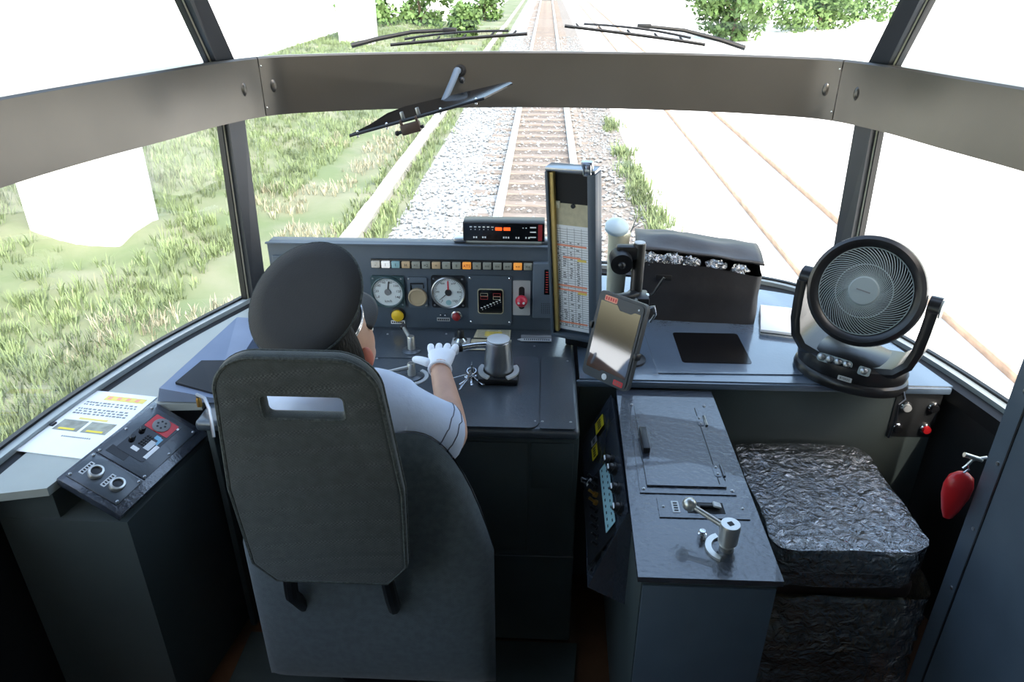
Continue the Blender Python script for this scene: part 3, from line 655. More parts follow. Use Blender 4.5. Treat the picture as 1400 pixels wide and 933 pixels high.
pp = MB().box((-.004, -.002, .247), (.118, .0016, .37)).build('timetable_sheet', 'paper', t)
q = MB()
for i in range(44): q.box((-.004, -.0031, .075 + i * .0080), (.112, .0005, .0008))
for x in (-.06, -.045, -.022, .002, .026, .052): q.box((x, -.0031, .25), (.0008, .0005, .35))
q.build('table_lines', 'ink_grey', pp)
q = MB()
for i in range(38):
    for x, wd in ((-.052, .008), (-.033, .012), (-.010, .010), (.014, .010)):
        if random.random() < .75: q.box((x + random.uniform(-.002, .002), -.0032, .079 + i * .0080), (wd * random.uniform(.5, 1), .0005, .0034))
q.build('printed_text', 'ink_grey', pp)
q = MB()
for z in (.365, .325, .225, .21, .09): q.box((-.008, -.0033, z), (.10 if z != .325 else .06, .0005, .006))
q.build('red_rows', 'sticker_orange', pp)
q = MB()
for z in (.318, .203): q.box((.026, -.0033, z), (.03, .0005, .008))
q.build('yellow_rows', 'paper_yellow', pp)
b = MB(); b.rbox((0, .0, H + .048), (Wd, .05, .012), .003); b.build('top_cap', 'steel', t)
b = MB(); b.rbox((.055, -.015, H + .055), (.034, .012, .05), .002, rot=(.3, 0, 0)); b.tube([(.045, -.024, H + .04), (.045, -.024, H + .068), (.066, -.024, H + .068), (.066, -.024, H + .04)], .003, 8); b.build('bulldog_clip', 'chrome', t)
b = MB(); b.rbox((0, .03, .02), (.09, .05, .05), .006); b.build('foot', 'black_plastic', t)

# ---------------- tablet and its clamp stand
tm = thing('tablet_stand', 'black clamp pole with ball joint that carries the tablet', 'stand', (.295, 2.12, .8505))
b = MB(); b.lathe([(.05, 0), (.05, .008), (.03, .014), (.019, .018), (.019, .40), (.017, .404), (0, .404)], 28); b.build('pole', 'black_plastic', tm)
b = MB(); b.lathe([(.0165, .402), (.0165, .407), (0, .408)], 24); b.build('pole_cap', 'label_silver', tm)
b = MB(); b.rbox((-.035, .0, .375), (.07, .035, .045), .008); b.build('clamp_block', 'black_plastic', tm)
b = MB(); b.cyl((-.055, .01, .355), (-.055, -.045, .350), .035, .033, n=28); b.sph((-.055, -.048, .35), .012); b.build('ball_joint', 'black_plastic', tm)
b = MB(); b.rbox((.005, -.03, .235), (.06, .075, .03), .006); b.rbox((-.03, -.05, .25), (.07, .03, .02), .005, rot=(0, 0, .5)); b.build('clamp_arm', 'black_plastic', tm)
b = MB(); b.tube([(.03, -.03, .235), (.05, -.035, .255), (.078, -.03, .305)], .006, 10, r2=.004); b.build('clamp_lever', 'black_plastic', tm)
b = MB(); b.cyl((.028, -.03, .235), (.036, -.03, .235), .016, n=18); b.tube([(.03, -.06, .215), (.05, -.07, .225), (.055, -.07, .20), (.04, -.075, .175)], .005, 10); b.build('clamp_knob', 'chrome', tm)
b = MB(); b.tube([(0, -.03, .235), (-.03, -.13, .245), (-.062, -.245, .228)], .013, 10); b.sph((-.062, -.248, .228), .02); b.build('holder_arm', 'black_plastic', tm)
tb = thing('tablet', 'tablet in dark grey case reflecting window, tilted toward the driver', 'tablet', (.205, 1.83, 1.07))
# local axes of the tablet: right along its short edge, up along its long edge, facing the driver
tx = Vector((.684, -.728, .04)).normalized(); ty = Vector((.186, .228, .956)); ty = (ty - tx * ty.dot(tx)).normalized()
TX = frame((0, 0, 0), tx, ty)
b = MB(); b.X = TX; b.prism(rrect(.172, .250, .016), -.012, .002); b.build('case', 'tablet_case', tb)
b = MB(); b.X = TX; b.prism(rrect(.158, .236, .012), .002, .0045); b.build('bezel', 'tablet_case', tb)
b = MB(); b.X = TX; b.prism([(-.072, -.098), (-.02, -.098), (-.014, -.092), (.072, -.092), (.072, .094), (.052, .094), (.040, .086), (-.0, .086), (-.012, .098), (-.072, .098)][::1], .0045, .0052); b.build('screen', 'screen_mirror', tb)
b = MB(); b.X = TX; b.prism(rrect(.046, .016, .003, 3, -.038, .108), .0045, .0055); s1 = b.build('top_sticker', 'sticker_orange', tb)
q = MB(); q.X = TX
for i in range(5): q.box((-.055 + i * .0085, .108, .0057), (.005, .009, .0004))
q.build('lettering', 'sticker_red', s1)
b = MB(); b.X = TX; b.prism(rrect(.034, .015, .003, 3, .052, -.110), .0045, .0055); s2 = b.build('bottom_sticker', 'sticker_red', tb)
q = MB(); q.X = TX
for i in range(3): q.box((.043 + i * .009, -.110, .0057), (.006, .008, .0004))
q.build('lettering', 'lip', s2)
b = MB(); b.X = TX; b.lathe([(.009, .0045), (.009, .0055), (0, .006)], 20, X=Matrix.Translation((.0, -.108, 0))); b.build('home_button', 'white', tb)
b = MB(); b.X = TX; b.lathe([(.003, .0045), (0, .006)], 10, X=Matrix.Translation((.062, .105, 0))); b.build('camera_dot', 'white', tb)
for (x, y) in ((-.088, .02), (.088, -.02)):
    b = MB(); b.X = TX; b.rbox((x, y, -.002), (.012, .02, .022), .003); b.build('grip_claw', 'black_plastic', tb)

# ---------------- cream canister with blue lid near the windscreen
t = thing('canister', 'small cream cup with pale blue lid behind the timetable', 'cup', (.285, 2.62, .8505))
b = MB(); b.lathe([(.030, 0), (.034, .01), (.040, .25), (.043, .26), (.043, .27), (.038, .275)], 28); b.build('cup_body', 'cream', t)
b = MB(); b.lathe([(.0, 0), (.044, 0), (.044, .01), (.04, .016), (.02, .03), (0, .032)], 28, X=Matrix.Translation((-.012, -.012, .290)) @ Matrix.Rotation(R(28), 4, 'X')); b.build('lid', 'pale_blue', t)
b = MB(); b.tube([(.038, 0, .26), (.05, 0, .295), (.062, .01, .335)], .0025, 6); b.tube([(.045, .0, .285), (.07, .0, .305)], .002, 6); b.build('wire_hook', 'steel', t)

# ---------------- black soft storage bag
t = thing('storage_bag', 'black nylon storage bag with sagging lid and clear plastic poking out', 'bag', (.565, 2.55, .8505), (0, 0, R(-6)))
L_, Dp = .44, .26
def bagwall(u, v):
    P = rrect(L_, Dp, .03, 4); n_ = len(P); i = int(u * n_) % n_; f = u * n_ - int(u * n_)
    x = P[i][0] * (1 - f) + P[(i + 1) % n_][0] * f; y = P[i][1] * (1 - f) + P[(i + 1) % n_][1] * f
    top = .232 + (-.035 if x > 0 else 0) * (x / (L_ / 2)) + (.02 if y > 0 else -.012)
    n3 = noise.noise(Vector((x * 9, y * 9, v * 2.4 + 3))) * .010 * math.sin(PI * min(1, v * 1.05))
    return Vector((x + n3 * (1 if abs(x) > .2 else .3), y + n3, v * top))
b = MB(); b.grid(bagwall, 48, 10); b.box((0, 0, .004), (L_ - .03, Dp - .03, .006)); b.build('bag_body', 'bag_nylon', t, ang=60)
def baglid(u, v):
    x = (u - .5) * (L_ + .012); y = Dp / 2 + .004 - v * (Dp - .045)
    z = .258 - .036 * max(0, u - .3) / .7 + .012 * math.sin(v * PI) - .004 * v + .010 * noise.noise(Vector((u * 4, v * 3, 1)))
    return Vector((x, y, z))
b = MB(); b.grid(baglid, 22, 12); lo = b.build('lid', 'bag_nylon', t, ang=60)
md = lo.modifiers.new('thick', 'SOLIDIFY'); md.thickness = .008
b = MB(); b.tube([baglid(i / 20, 1) + Vector((0, -.002, -.002)) for i in range(21)], .004, 6); b.build('lid_edge', 'rubber', t)
for (x, sc) in ((-.19, .035), (-.10, .026), (-.03, .02), (.06, .024), (.14, .022), (-.15, .02)):
    b = MB(); b.sph((x, -Dp / 2 + .028, .222 - max(0, x) * .16), sc * .9, (1.5, .7, .7), 28, 18)
    b.v = [p + Vector([noise.noise(p * 95 + Vector((k_ * 7, 0, 0))) * .022 for k_ in range(3)]) for p in b.v]
    b.build('plastic_wad', 'plastic_film', t)
b = MB(); b.rbox((-.12, -Dp / 2 - .008, .17), (.055, .004, .02), .002); b.build('snap_strap', 'rubber', t)

# ---------------- white papers / box right of the bag, little wire clip by the pillar
t = thing('document_case', 'flat white document case lying between the bag and the fan', 'case', (.875, 2.41, .8505), (0, 0, R(-14)))
MB().rbox((0, 0, .012), (.17, .22, .024), .004).build('case_body', 'paper', t)
MB().box((0, -.1105, .012), (.168, .002, .003)).build('case_seam', 'gasket', t)
t = thing('wire_clip', 'bent wire clip sitting on the sill behind the fan', 'clip', (1.02, 2.52, .862))
b = MB(); b.tube([(.03, 0, .002), (0, .01, .04), (-.02, .01, .055), (-.045, 0, .05), (-.05, -.01, .02), (-.06, -.02, .002)], .003, 8); b.build('wire', 'gasket', t)
b = MB(); b.tube([(-.05, -.01, .004), (-.03, -.03, .003), (0, -.02, .003), (-.02, 0, .004)], .0025, 6, True); b.build('loop', 'steel', t)

# ---------------- air circulator fan
t = thing('desk_fan', 'round black air circulator fan with grey spiral grille on worktop', 'fan', (.975, 2.055, .8505), (0, 0, R(-38)))
FS = .93
b = MB(); b.lathe([(.0, 0), (.168, 0), (.172, .012), (.168, .026), (.160, .032), (0, .032)], 48, sy=.74); b.build('base_foot', 'fan_black', t)
b = MB(); b.lathe([(.162, .032), (.166, .05), (.158, .075), (.13, .088), (0, .094)], 48, sy=.70); b.build('base_body', 'fan_black', t)
# yoke: two upright arms curving out of the base
def yoke(s):
    path = [(.08, .07), (.135, .082), (.165, .115), (.178, .165), (.182, .225), (.184, .285)]
    m_ = MB(); rings = []
    for i, (x, z) in enumerate(path):
        a = path[max(0, i - 1)]; c = path[min(len(path) - 1, i + 1)]; d = Vector((c[0] - a[0], 0, c[1] - a[1])).normalized(); nx = Vector((d.z, 0, -d.x))
        wy = .078 - .036 * i / 5; tk = .015
        rings.append([Vector((s * (x + nx.x * q * tk), yv * wy, z + nx.z * q * tk)) for q, yv in ((-1, -1), (-1, 1), (0, 1.12), (1, 1), (1, -1), (0, -1.12))])
    k_ = 6; m_.add([p for r_ in rings for p in r_], [(i * k_ + j, i * k_ + (j + 1) % k_, (i + 1) * k_ + (j + 1) % k_, (i + 1) * k_ + j) for i in range(5) for j in range(k_)] + [tuple(range(k_)), tuple(5 * k_ + j for j in range(k_))])
    m_.cyl((s * .166, 0, .285), (s * .197, 0, .285), .034, n=28)
    return m_
for s in (-1, 1):
    o = yoke(s).build('yoke_arm', 'fan_black', t, ang=50)
    MB().cyl((s * .197, 0, .285), (s * .201, 0, .285), .026, n=24).build('pivot_cap', 'fan_grey', o)
HX = Matrix.Translation((0, 0, .285)) @ Matrix.Rotation(R(90 - 20), 4, 'X') @ Matrix.Scale(.91, 4)     # head axis: local +z faces out of the grille
b = MB(); b.X = HX; b.lathe([(.140, .048), (.150, .062), (.166, .068), (.178, .060), (.181, .045), (.176, .0), (.165, -.04), (.13, -.08), (.07, -.10), (0, -.105)], 64, caps=False); b.build('head_housing', 'fan_black', t)
b = MB(); b.X = HX; b.lathe([(.139, .035), (.139, .05), (.128, .02), (.08, -.03), (0, -.04)], 48, caps=False); b.build('inner_bowl', 'black_matte', t)
for k_ in range(5):
    b = MB(); b.X = HX @ Matrix.Rotation(2 * PI * k_ / 5, 4, 'Z')
    b.grid(lambda u, v: Vector(((.03 + .092 * u) * math.cos((v - .5) * (1.0 - .1 * u) + u * .35), (.03 + .092 * u) * math.sin((v - .5) * (1.0 - .1 * u) + u * .35), .015 + (v - .5) * .030)), 8, 8)
    b.build('fan_blade', 'fan_black', t, ang=60)
b = MB(); b.X = HX
NW = 66
for k_ in range(NW):
    pts = []
    for i in range(11):
        f = i / 10; r_ = .046 + (.141 - .046) * f; a = 2 * PI * k_ / NW + 1.15 * f ** .85
        pts.append((r_ * math.cos(a), r_ * math.sin(a), .066 - .014 * f * f))
    b.tube(pts, .0019, 4)
gr = b.build('grille', 'fan_grey', t)
for r_ in (.086, .141):
    b = MB(); b.X = HX; b.tube([(r_ * math.cos(2 * PI * i / 48), r_ * math.sin(2 * PI * i / 48), .067 - .014 * ((r_ - .046) / .095) ** 2) for i in range(48)], .0018, 6, True); b.build('grille_ring', 'fan_grey', gr)
b = MB(); b.X = HX; b.lathe([(.047, .062), (.047, .068), (.043, .071), (0, .072)], 40); cp = b.build('grille_cap', 'fan_grey', t)
b = MB(); b.X = HX; b.box((0, 0, .0723), (.044, .004, .0006), rot=(0, 0, -.1)); b.build('cap_lettering', 'ink_grey', cp)
# control strip and badge on the front of the base
CX = frame((-.005, -.098, .081), (1, 0, 0), (0, .55, .83))
b = MB(); b.X = CX; b.prism(rrect(.105, .026, .012, 5, -.02, 0), 0, .003); b.build('button_strip', 'fan_grey', t)
for i in range(4):
    b = MB(); b.X = CX; b.lathe([(.011, .003), (.010, .008), (.006, .011), (0, .012)], 18, X=Matrix.Translation((-.058 + i * .025, 0, 0))); b.build('button', 'steel', t)
b = MB(); b.X = CX; b.prism(rrect(.034, .026, .006, 4, .068, -.004), 0, .003); b.build('dial_plate', 'fan_grey', t)
b = MB(); b.X = CX; b.lathe([(.011, .003), (.010, .009), (.006, .012), (0, .013)], 18, X=Matrix.Translation((.068, -.004, 0))); b.build('button', 'steel', t)
BX = frame((.02, -.1205, .045), (1, .05, 0), (0, .15, 1))
b = MB(); b.X = BX; b.prism(rrect(.040, .014, .002), 0, .002); bd = b.build('badge', 'label_silver', t)
text('badge_lettering', 'BYEEEE', .0095, BX @ Matrix.Translation((0, 0, .0022)), 'ink', bd, .0003)
b = MB(); b.tube([(.165, -.02, .012), (.18, -.05, .002), (.17, -.075, -.006), (.175, -.082, -.05), (.17, -.082, -.12)], .004, 8); b.build('power_cord', 'black_plastic', t)

# ---------------- folded assistant seat wrapped in clear plastic
t = thing('assistant_seat', 'assistant seat bundled in crumpled clear plastic film below the fan', 'seat', (.84, 1.745, 0))
b = MB(); b.rbox((0, .03, .10), (.36, .42, .20), .02); b.build('pedestal', 'side_paint', t)
b = MB(); b.rbox((0, .0, .31), (.43, .46, .22), .05, 4); b.build('lower_cushion', 'camo_cloth', t)
b = MB(); b.rbox((0, .01, .465), (.40, .46, .07), .02, 3); b.build('seat_pan', 'brown_vinyl', t)
b = MB(); b.rbox((0, .01, .555), (.40, .47, .10), .04, 4); b.build('upper_cushion', 'seat_fabric', t)
def crumple(base, seed, amp, sq):
    def f(p):
        q = p * sq + Vector((seed, seed * 2, 0))
        r1 = noise.ridged_multi_fractal(q, .9, 2.1, 5, 1.0, 2.0) if hasattr(noise, 'ridged_multi_fractal') else noise.noise(q)
        return (r1 - 1.0) * amp
    return f
def shell(name, cx, cy, z0, z1, hx, hy, seed, amp=.010, flare=.0, nu=90, nv=26, cap=True):
    f = crumple(None, seed, amp, 9)
    def side(u, v):
        P = rrect(2 * hx, 2 * hy, .07, 6); n_ = len(P); a = u * n_; i = int(a) % n_; fr = a - int(a)
        x = P[i][0] * (1 - fr) + P[(i + 1) % n_][0] * fr; y = P[i][1] * (1 - fr) + P[(i + 1) % n_][1] * fr
        k_ = 1 + flare * (1 - v)
        p = Vector((cx + x * k_, cy + y * k_, z0 + (z1 - z0) * v)); d = Vector((x, y, 0)).normalized()
        return p + d * f(p) * 1.0 + Vector((0, 0, .3 * f(p + Vector((4, 1, 2))))) * (0 if v < .02 else 1)
    b = MB(); b.grid(side, nu, nv)
    if cap:
        def top(u, v):
            a = 2 * PI * u; r_ = v ** .7
            P = rrect(2 * hx, 2 * hy, .07, 6); n_ = len(P); aa = u * n_; i = int(aa) % n_; fr = aa - int(aa)
            x = P[i][0] * (1 - fr) + P[(i + 1) % n_][0] * fr; y = P[i][1] * (1 - fr) + P[(i + 1) % n_][1] * fr
            p = Vector((cx + x * r_, cy + y * r_, z1)); e = Vector((cx + x, cy + y, z1)); d = Vector((x, y, 0)).normalized()
            base = p + Vector((0, 0, .002 + abs(f(p)) * .9 * min(1, (1 - r_) * 8 + .1)))
            if r_ > .97: base = e + d * f(e) + Vector((0, 0, .3 * f(e + Vector((4, 1, 2)))))
            return base
        b.grid(top, nu, 34)
    return b.build(name, 'plastic_film', t, ang=25)
shell('plastic_wrap', 0, .005, .50, .622, .212, .248, 1.3, .011)
shell('plastic_wrap', .015, -.015, .06, .47, .235, .240, 5.1, .014, flare=.04, cap=False)

# ---------------- red hanging pull on the right wall
t = thing('red_pull', 'red rounded pull handle hanging from a chrome hook by the door wall', 'handle', (1.055, 1.515, .82))
b = MB(); b.lathe([(0, -.085), (.012, -.08), (.022, -.055), (.034, -.01), (.036, .02), (.030, .045), (.016, .058), (0, .062)], 28, sy=.7); b.build('grip', 'red', t)
b = MB(); b.tube([(0, 0, .058), (.012, 0, .072), (.004, 0, .086), (-.004, 0, .074)], .003, 8); b.build('hook', 'chrome', t)
b = MB(); b.tube([(.004, 0, .084), (.012, 0, .10), (.045, 0, .108)], .004, 8); b.cyl((-.012, 0, .115), (.034, 0, .100), .006, n=12); b.build('bracket', 'satin', t)

# ================================================================== left side ledge, notice, radio console
lg = thing('side_ledge', 'pale grey ledge under the driver side window, ending by the console', 'ledge', (0, 0, 0))
us = [-3.75 - i * (8.12 - 3.75) / 24 for i in range(25)]
edge = [crv(SILL, u) - nrm(SILL, u) * .070 for u in us]
MB().prism([(p.x, p.y) for p in edge] + [(-1.215, 1.395), (-1.135, 1.79), (-1.0, 1.80), (-.965, 2.33)], .825, .8485).build('top', 'ledge_grey', lg)
MB().prism([(-1.375, 1.40), (-1.04, 1.40), (-.98, 1.79), (-1.35, 1.80)], 0, .742).build('lower_box', 'side_paint', lg)
MB().prism([(-1.375, 1.40), (-1.22, 1.41), (-1.145, 1.79), (-1.35, 1.80)], .742, .825).build('upper_box', 'side_paint', lg)
# sloping cover between ledge and desk, reflected light coloured in as blue, with dark handset well
cv = thing('corner_cover', 'pale blue grey sloping cover plate between ledge and gauge panel', 'cover', (0, 0, 0))
MB().add([(-1.055, 2.235, .852), (-1.045, 2.235, .925), (-1.115, 1.80, .898), (-1.13, 1.80, .852), (-.945, 2.235, .852), (-.945, 1.80, .852), (-.945, 2.235, .92), (-.955, 1.80, .868)],
         [(0, 1, 2, 3), (1, 6, 7, 2), (0, 4, 6, 1), (3, 2, 7, 5), (4, 5, 7, 6), (0, 3, 5, 4)]).build('plate', 'cover_sheen_blue', cv)
MB().add([(-1.05, 1.95, .911), (-.965, 1.97, .903), (-.965, 1.815, .878), (-1.08, 1.83, .902), (-1.05, 1.95, .909), (-.965, 1.97, .901), (-.965, 1.815, .868), (-1.08, 1.83, .893)], [(0, 1, 2, 3), (4, 7, 6, 5)] + [(i, (i + 1) % 4, 4 + (i + 1) % 4, 4 + i) for i in range(4)]).build('handset_well', 'black_plastic', cv)
t = thing('handset_cord', 'thin grey cord curling from a brass plug beside the seat', 'cord', (-.985, 1.765, .862))
b = MB(); b.lathe([(.008, 0), (.008, .02), (.005, .03), (0, .032)], 14); b.build('plug', 'brass', t)
b = MB(); b.tube([(0, 0, .03), (.004, -.01, .045), (.03, -.02, .04), (.05, -.045, .02), (.062, -.07, -.01), (.07, -.09, -.045)], .005, 8); b.build('cable', 'steel', t)
# notice sheet
nx = thing('notice_sheet', 'white printed notice with two small photos lying on the side ledge', 'paper', (-1.268, 1.685, .8490), (0, 0, R(-8)))
Wn, Hn = .205, .315
nt_ = MB().box((0, 0, .001), (Wn, Hn, .002)).build('sheet', 'paper', nx)
q = MB(); q.box((.02, .125, .0023), (.13, .024, .0004)); q.build('title_band', 'paper_yellow', nx)
q = MB()
for i in range(4): q.box((-.03 + i * .03, .125, .0027), (.012, .014, .0004))
q.build('title_lettering', 'sticker_orange', nx)
q = MB()
for r_, y in enumerate((.095, .083, .060, .048, .036)):
    x = -.085
    while x < .08:
        wd = random.uniform(.004, .012); q.box((x + wd / 2, y, .0024), (wd, .006, .0004)); x += wd + random.uniform(.002, .008)
x = -.03
while x < .06: q.box((x, -.075, .0024), (.004, .005, .0004)); x += .0065
q.build('text_lines', 'ink_grey', nx)
q = MB(); q.box((0, .012, .0024), (.09, .008, .0004)); q.build('caption_bar', 'paper_yellow', nx)
for x in (-.044, .044):
    q = MB(); q.box((x, -.025, .0024), (.078, .052, .0004)); ph = q.build('photo', 'photo_grey', nx)
    q = MB(); q.box((x, -.042, .0028), (.05, .008, .0004)); q.build('photo_caption', 'sticker_yellow', ph)
MB().rbox((-.095, -.03, .004), (.012, .018, .006), .002).build('clip', 'black_plastic', nx)
# radio console
rc = thing('radio_console', 'black radio console panel with red dial and keypad beside the driver seat', 'console', (-1.095, 1.595, .806), (0, R(29), R(-10.5)))
rc.scale = (.79, .94, 1)
# local: x across (left - right), y along (near - far)
MB().rbox((0, 0, -.004), (.235, .40, .022), .003).build('panel', 'black_gloss', rc)
MB().rbox((-.012, .055, .0095), (.19, .245, .003), .002).build('upper_plate', 'desk_paint', rc)
MB().rbox((-.012, -.128, .0095), (.19, .105, .003), .002).build('lower_plate', 'desk_paint', rc)
for p in ((-.098, .168), (.075, .168), (-.098, .05), (.075, .05), (-.098, -.060), (.075, -.060), (-.098, -.084), (.075, -.084), (-.098, -.172), (.075, -.172)):
    screw(rc, (*p, .011), (1, 0, 0), (0, 1, 0), .005)
un = MB().prism(rrect(.105, .185, .008, 4, -.018, .068), .011, .0125).build('radio_unit', 'screen_black', rc)
b = MB(); b.prism(rrect(.092, .062, .004, 3, -.020, .125), .0125, .0135); b.build('red_plate', 'red', un)
b = MB(); b.lathe([(.029, .0135), (.029, .016), (.026, .017), (0, .017)], 28, X=Matrix.Translation((-.022, .125, 0))); b.build('speaker_disc', 'ink_grey', un)
q = MB()
for i in range(6): q.cyl((-.022 + .014 * math.cos(i * PI / 3), .125 + .014 * math.sin(i * PI / 3), .0165), (-.022 + .014 * math.cos(i * PI / 3), .125 + .014 * math.sin(i * PI / 3), .0174), .004, n=8)
q.build('speaker_holes', 'ink', un)
for (x, y) in ((-.056, .075), (-.056, .030)):
    b = MB(); b.lathe([(.010, .0125), (.010, .020), (.007, .024), (0, .024)], 18, X=Matrix.Translation((x, y, 0))); b.build('dial_knob', 'black_plastic', un)
for i in range(3):
    for j in range(5):
        b = MB(); b.rbox((-.026 + i * .0085, .068 - j * .0095, .0138), (.0065, .0075, .0026), .001); b.build('key', 'black_plastic', un)
for (x, y, sx, sy, m_) in ((.004, .078, .018, .016, 'blue_label'), (.018, .068, .010, .03, 'blue_label'), (.006, .040, .022, .04, 'label_silver'), (.028, .022, .014, .06, 'white'), (-.022, .005, .026, .014, 'white'), (.026, .145, .014, .008, 'white')):
    b = MB(); b.prism(rrect(sx, sy, .001, 2, x, y), .0125, .0133); b.build('label_patch', m_, un)
MB().box((-.05, -.035, .0113), (.07, .03, .001)).build('dark_patch', 'black_plastic', rc)
for x in (-.045, .035):
    b = MB(); b.lathe([(.023, .011), (.024, .016), (.022, .022), (.016, .023), (.015, .014), (0, .014)], 26, X=Matrix.Translation((x, -.130, 0)))
    so = b.build('socket', 'satin', rc)
    b = MB(); b.lathe([(.0145, .0141), (.0145, .018), (0, .019)], 20, X=Matrix.Translation((x, -.130, 0))); b.build('socket_plug', 'black_plastic', so)
    b = MB(); b.prism(rrect(.016, .05, .002, 3, x - .033, -.130), .011, .0122); lb = b.build('socket_label', 'label_silver', rc)
    q = MB()
    for i in range(5): q.box((x - .033, -.148 + i * .009, .0125), (.008, .005, .0004))
    q.build('lettering', 'ink', lb)

# ================================================================== driver seat
st = thing('driver_seat', "driver's dark grey fabric seat with hand slot in its high back", 'seat', (-.50, 1.33, 0))
# upper back panel: curved shell with a slot
def back_outline(n=10):
    P = []
    w0, w1, h = .176, .200, .66
    for a in range(n + 1):
        t_ = R(90 * a / n); P.append((w0 - .095 + .095 * math.cos(t_), h - .095 + .095 * math.sin(t_)))
    for a in range(n + 1):
        t_ = R(90 + 90 * a / n); P.append((-w0 + .095 + .095 * math.cos(t_), h - .095 + .095 * math.sin(t_)))
    P += [(-w1, .30), (-w1 + .01, .06), (-w1 + .06, 0), (w1 - .06, 0), (w1 - .01, .06), (w1, .30)]
    return P
bm = bmesh.new()
slot = rrect(.165, .050, .010, 3, .008, .535)
ov = [bm.verts.new((p[0], 0, p[1])) for p in back_outline()]; sv = [bm.verts.new((p[0], 0, p[1])) for p in slot]
oe = [bm.edges.new((ov[i], ov[(i + 1) % len(ov)])) for i in range(len(ov))]; se = [bm.edges.new((sv[i], sv[(i + 1) % len(sv)])) for i in range(len(sv))]
bmesh.ops.triangle_fill(bm, edges=oe + se, use_beauty=True)
ext = bmesh.ops.extrude_face_region(bm, geom=bm.faces[:])
bmesh.ops.translate(bm, vec=(0, .036, 0), verts=[v for v in ext['geom'] if isinstance(v, bmesh.types.BMVert)])
bmesh.ops.recalc_face_normals(bm, faces=bm.faces)
be = [e for e in bm.edges if len(e.link_faces) == 2 and e.calc_face_angle() > 1.2]
bmesh.ops.bevel(bm, geom=be, offset=.013, segments=3, affect='EDGES', profile=.5)
me = bpy.data.meshes.new('backrest'); bm.to_mesh(me); bm.free(); me.materials.append(M['seat_fabric'])
me.polygons.foreach_set('use_smooth', [True] * len(me.polygons)); me.set_sharp_from_angle(angle=R(50))
o = bpy.data.objects.new('backrest', me); COL.objects.link(o); o.parent = st; o.location = (0, -.02, .645); o.rotation_euler = (R(4), 0, 0)
BR = Matrix.Translation((0, -.02, .645)) @ Matrix.Rotation(R(4), 4, 'X')
for off, nm in ((.004, 'edge_piping'), (.032, 'edge_piping')):
    b = MB(); b.X = BR; b.tube([(p[0] * .985, off, p[1] * .985 + .005) for p in back_outline()], .005, 6, True); b.build(nm, 'piping', st)
b = MB(); b.X = BR; b.tube([(p[0], .004, p[1]) for p in rrect(.179, .064, .014, 3, .008, .535)], .004, 6, True); b.build('slot_piping', 'piping', st)
# wide lower back with wings
def wing(u, v):
    x = -.275 + .665 * u; k_ = abs(2 * u - 1)
    top = 1.005 - .36 * max(0, (k_ - .40) / .60) ** 2.4
    z = .14 + (top - .14) * v
    bul = .055 * math.sqrt(max(0, 1 - (2 * v - 1) ** 6)) * math.sqrt(max(0, 1 - k_ ** 6))
    return x, z, bul
b = MB()
b.grid(lambda u, v: Vector((wing(u, v)[0], .115 - wing(u, v)[2] - .05 * abs(2 * u - 1) ** 2 * 0, wing(u, v)[1])), 36, 24)
b.grid(lambda u, v: Vector((wing(u, v)[0], .115 + wing(u, v)[2] + .01, wing(u, v)[1])), 36, 24)
b.build('lower_back', 'seat_side', st, ang=70)
b = MB(); b.rbox((.02, .38, .44), (.50, .46, .13), .05, 4); b.build('seat_cushion', 'seat_fabric', st)
b = MB(); b.lathe([(.20, 0), (.20, .02), (.12, .035), (.06, .05), (.055, .36), (.12, .38), (0, .38)], 32, X=Matrix.Translation((.02, .36, 0))); b.build('pedestal', 'black_plastic', st)
b = MB(); b.tube([(-.12, .02, .68), (-.13, .03, .55), (-.12, .10, .42)], .018, 10); b.build('back_bracket', 'black_plastic', st)
b = MB(); b.tube([(.12, .02, .68), (.13, .03, .55), (.12, .10, .42)], .018, 10); b.build('back_bracket', 'black_plastic', st)

# ================================================================== the driver
dr = thing('person', "driver in peaked cap, pale blue short-sleeved shirt and white gloves seated at the desk", 'person', (-.47, 1.62, 0))
def skin(name, verts, edges, rad, m_, parent, root=0, sub=2):
    me = bpy.data.meshes.new(name); me.from_pydata([tuple(v) for v in verts], edges, []); o = bpy.data.objects.new(name, me); COL.objects.link(o)
    o.modifiers.new('skin', 'SKIN'); 
    if not me.skin_vertices: me.attributes.new('x', 'FLOAT', 'POINT')
    for i, r_ in enumerate(rad):
        rr = r_ if isinstance(r_, tuple) else (r_, r_); me.skin_vertices[0].data[i].radius = rr; me.skin_vertices[0].data[i].use_root = (i == root)
    s = o.modifiers.new('sub', 'SUBSURF'); s.levels = sub; s.render_levels = sub
    dg = bpy.context.evaluated_depsgraph_get(); m2 = bpy.data.meshes.new_from_object(o.evaluated_get(dg)); bpy.data.objects.remove(o); bpy.data.meshes.remove(me)
    m2.name = name; m2.materials.clear(); m2.materials.append(M[m_]); m2.polygons.foreach_set('use_smooth', [True] * len(m2.polygons))
    o = bpy.data.objects.new(name, m2); COL.objects.link(o); o.parent = parent; return o
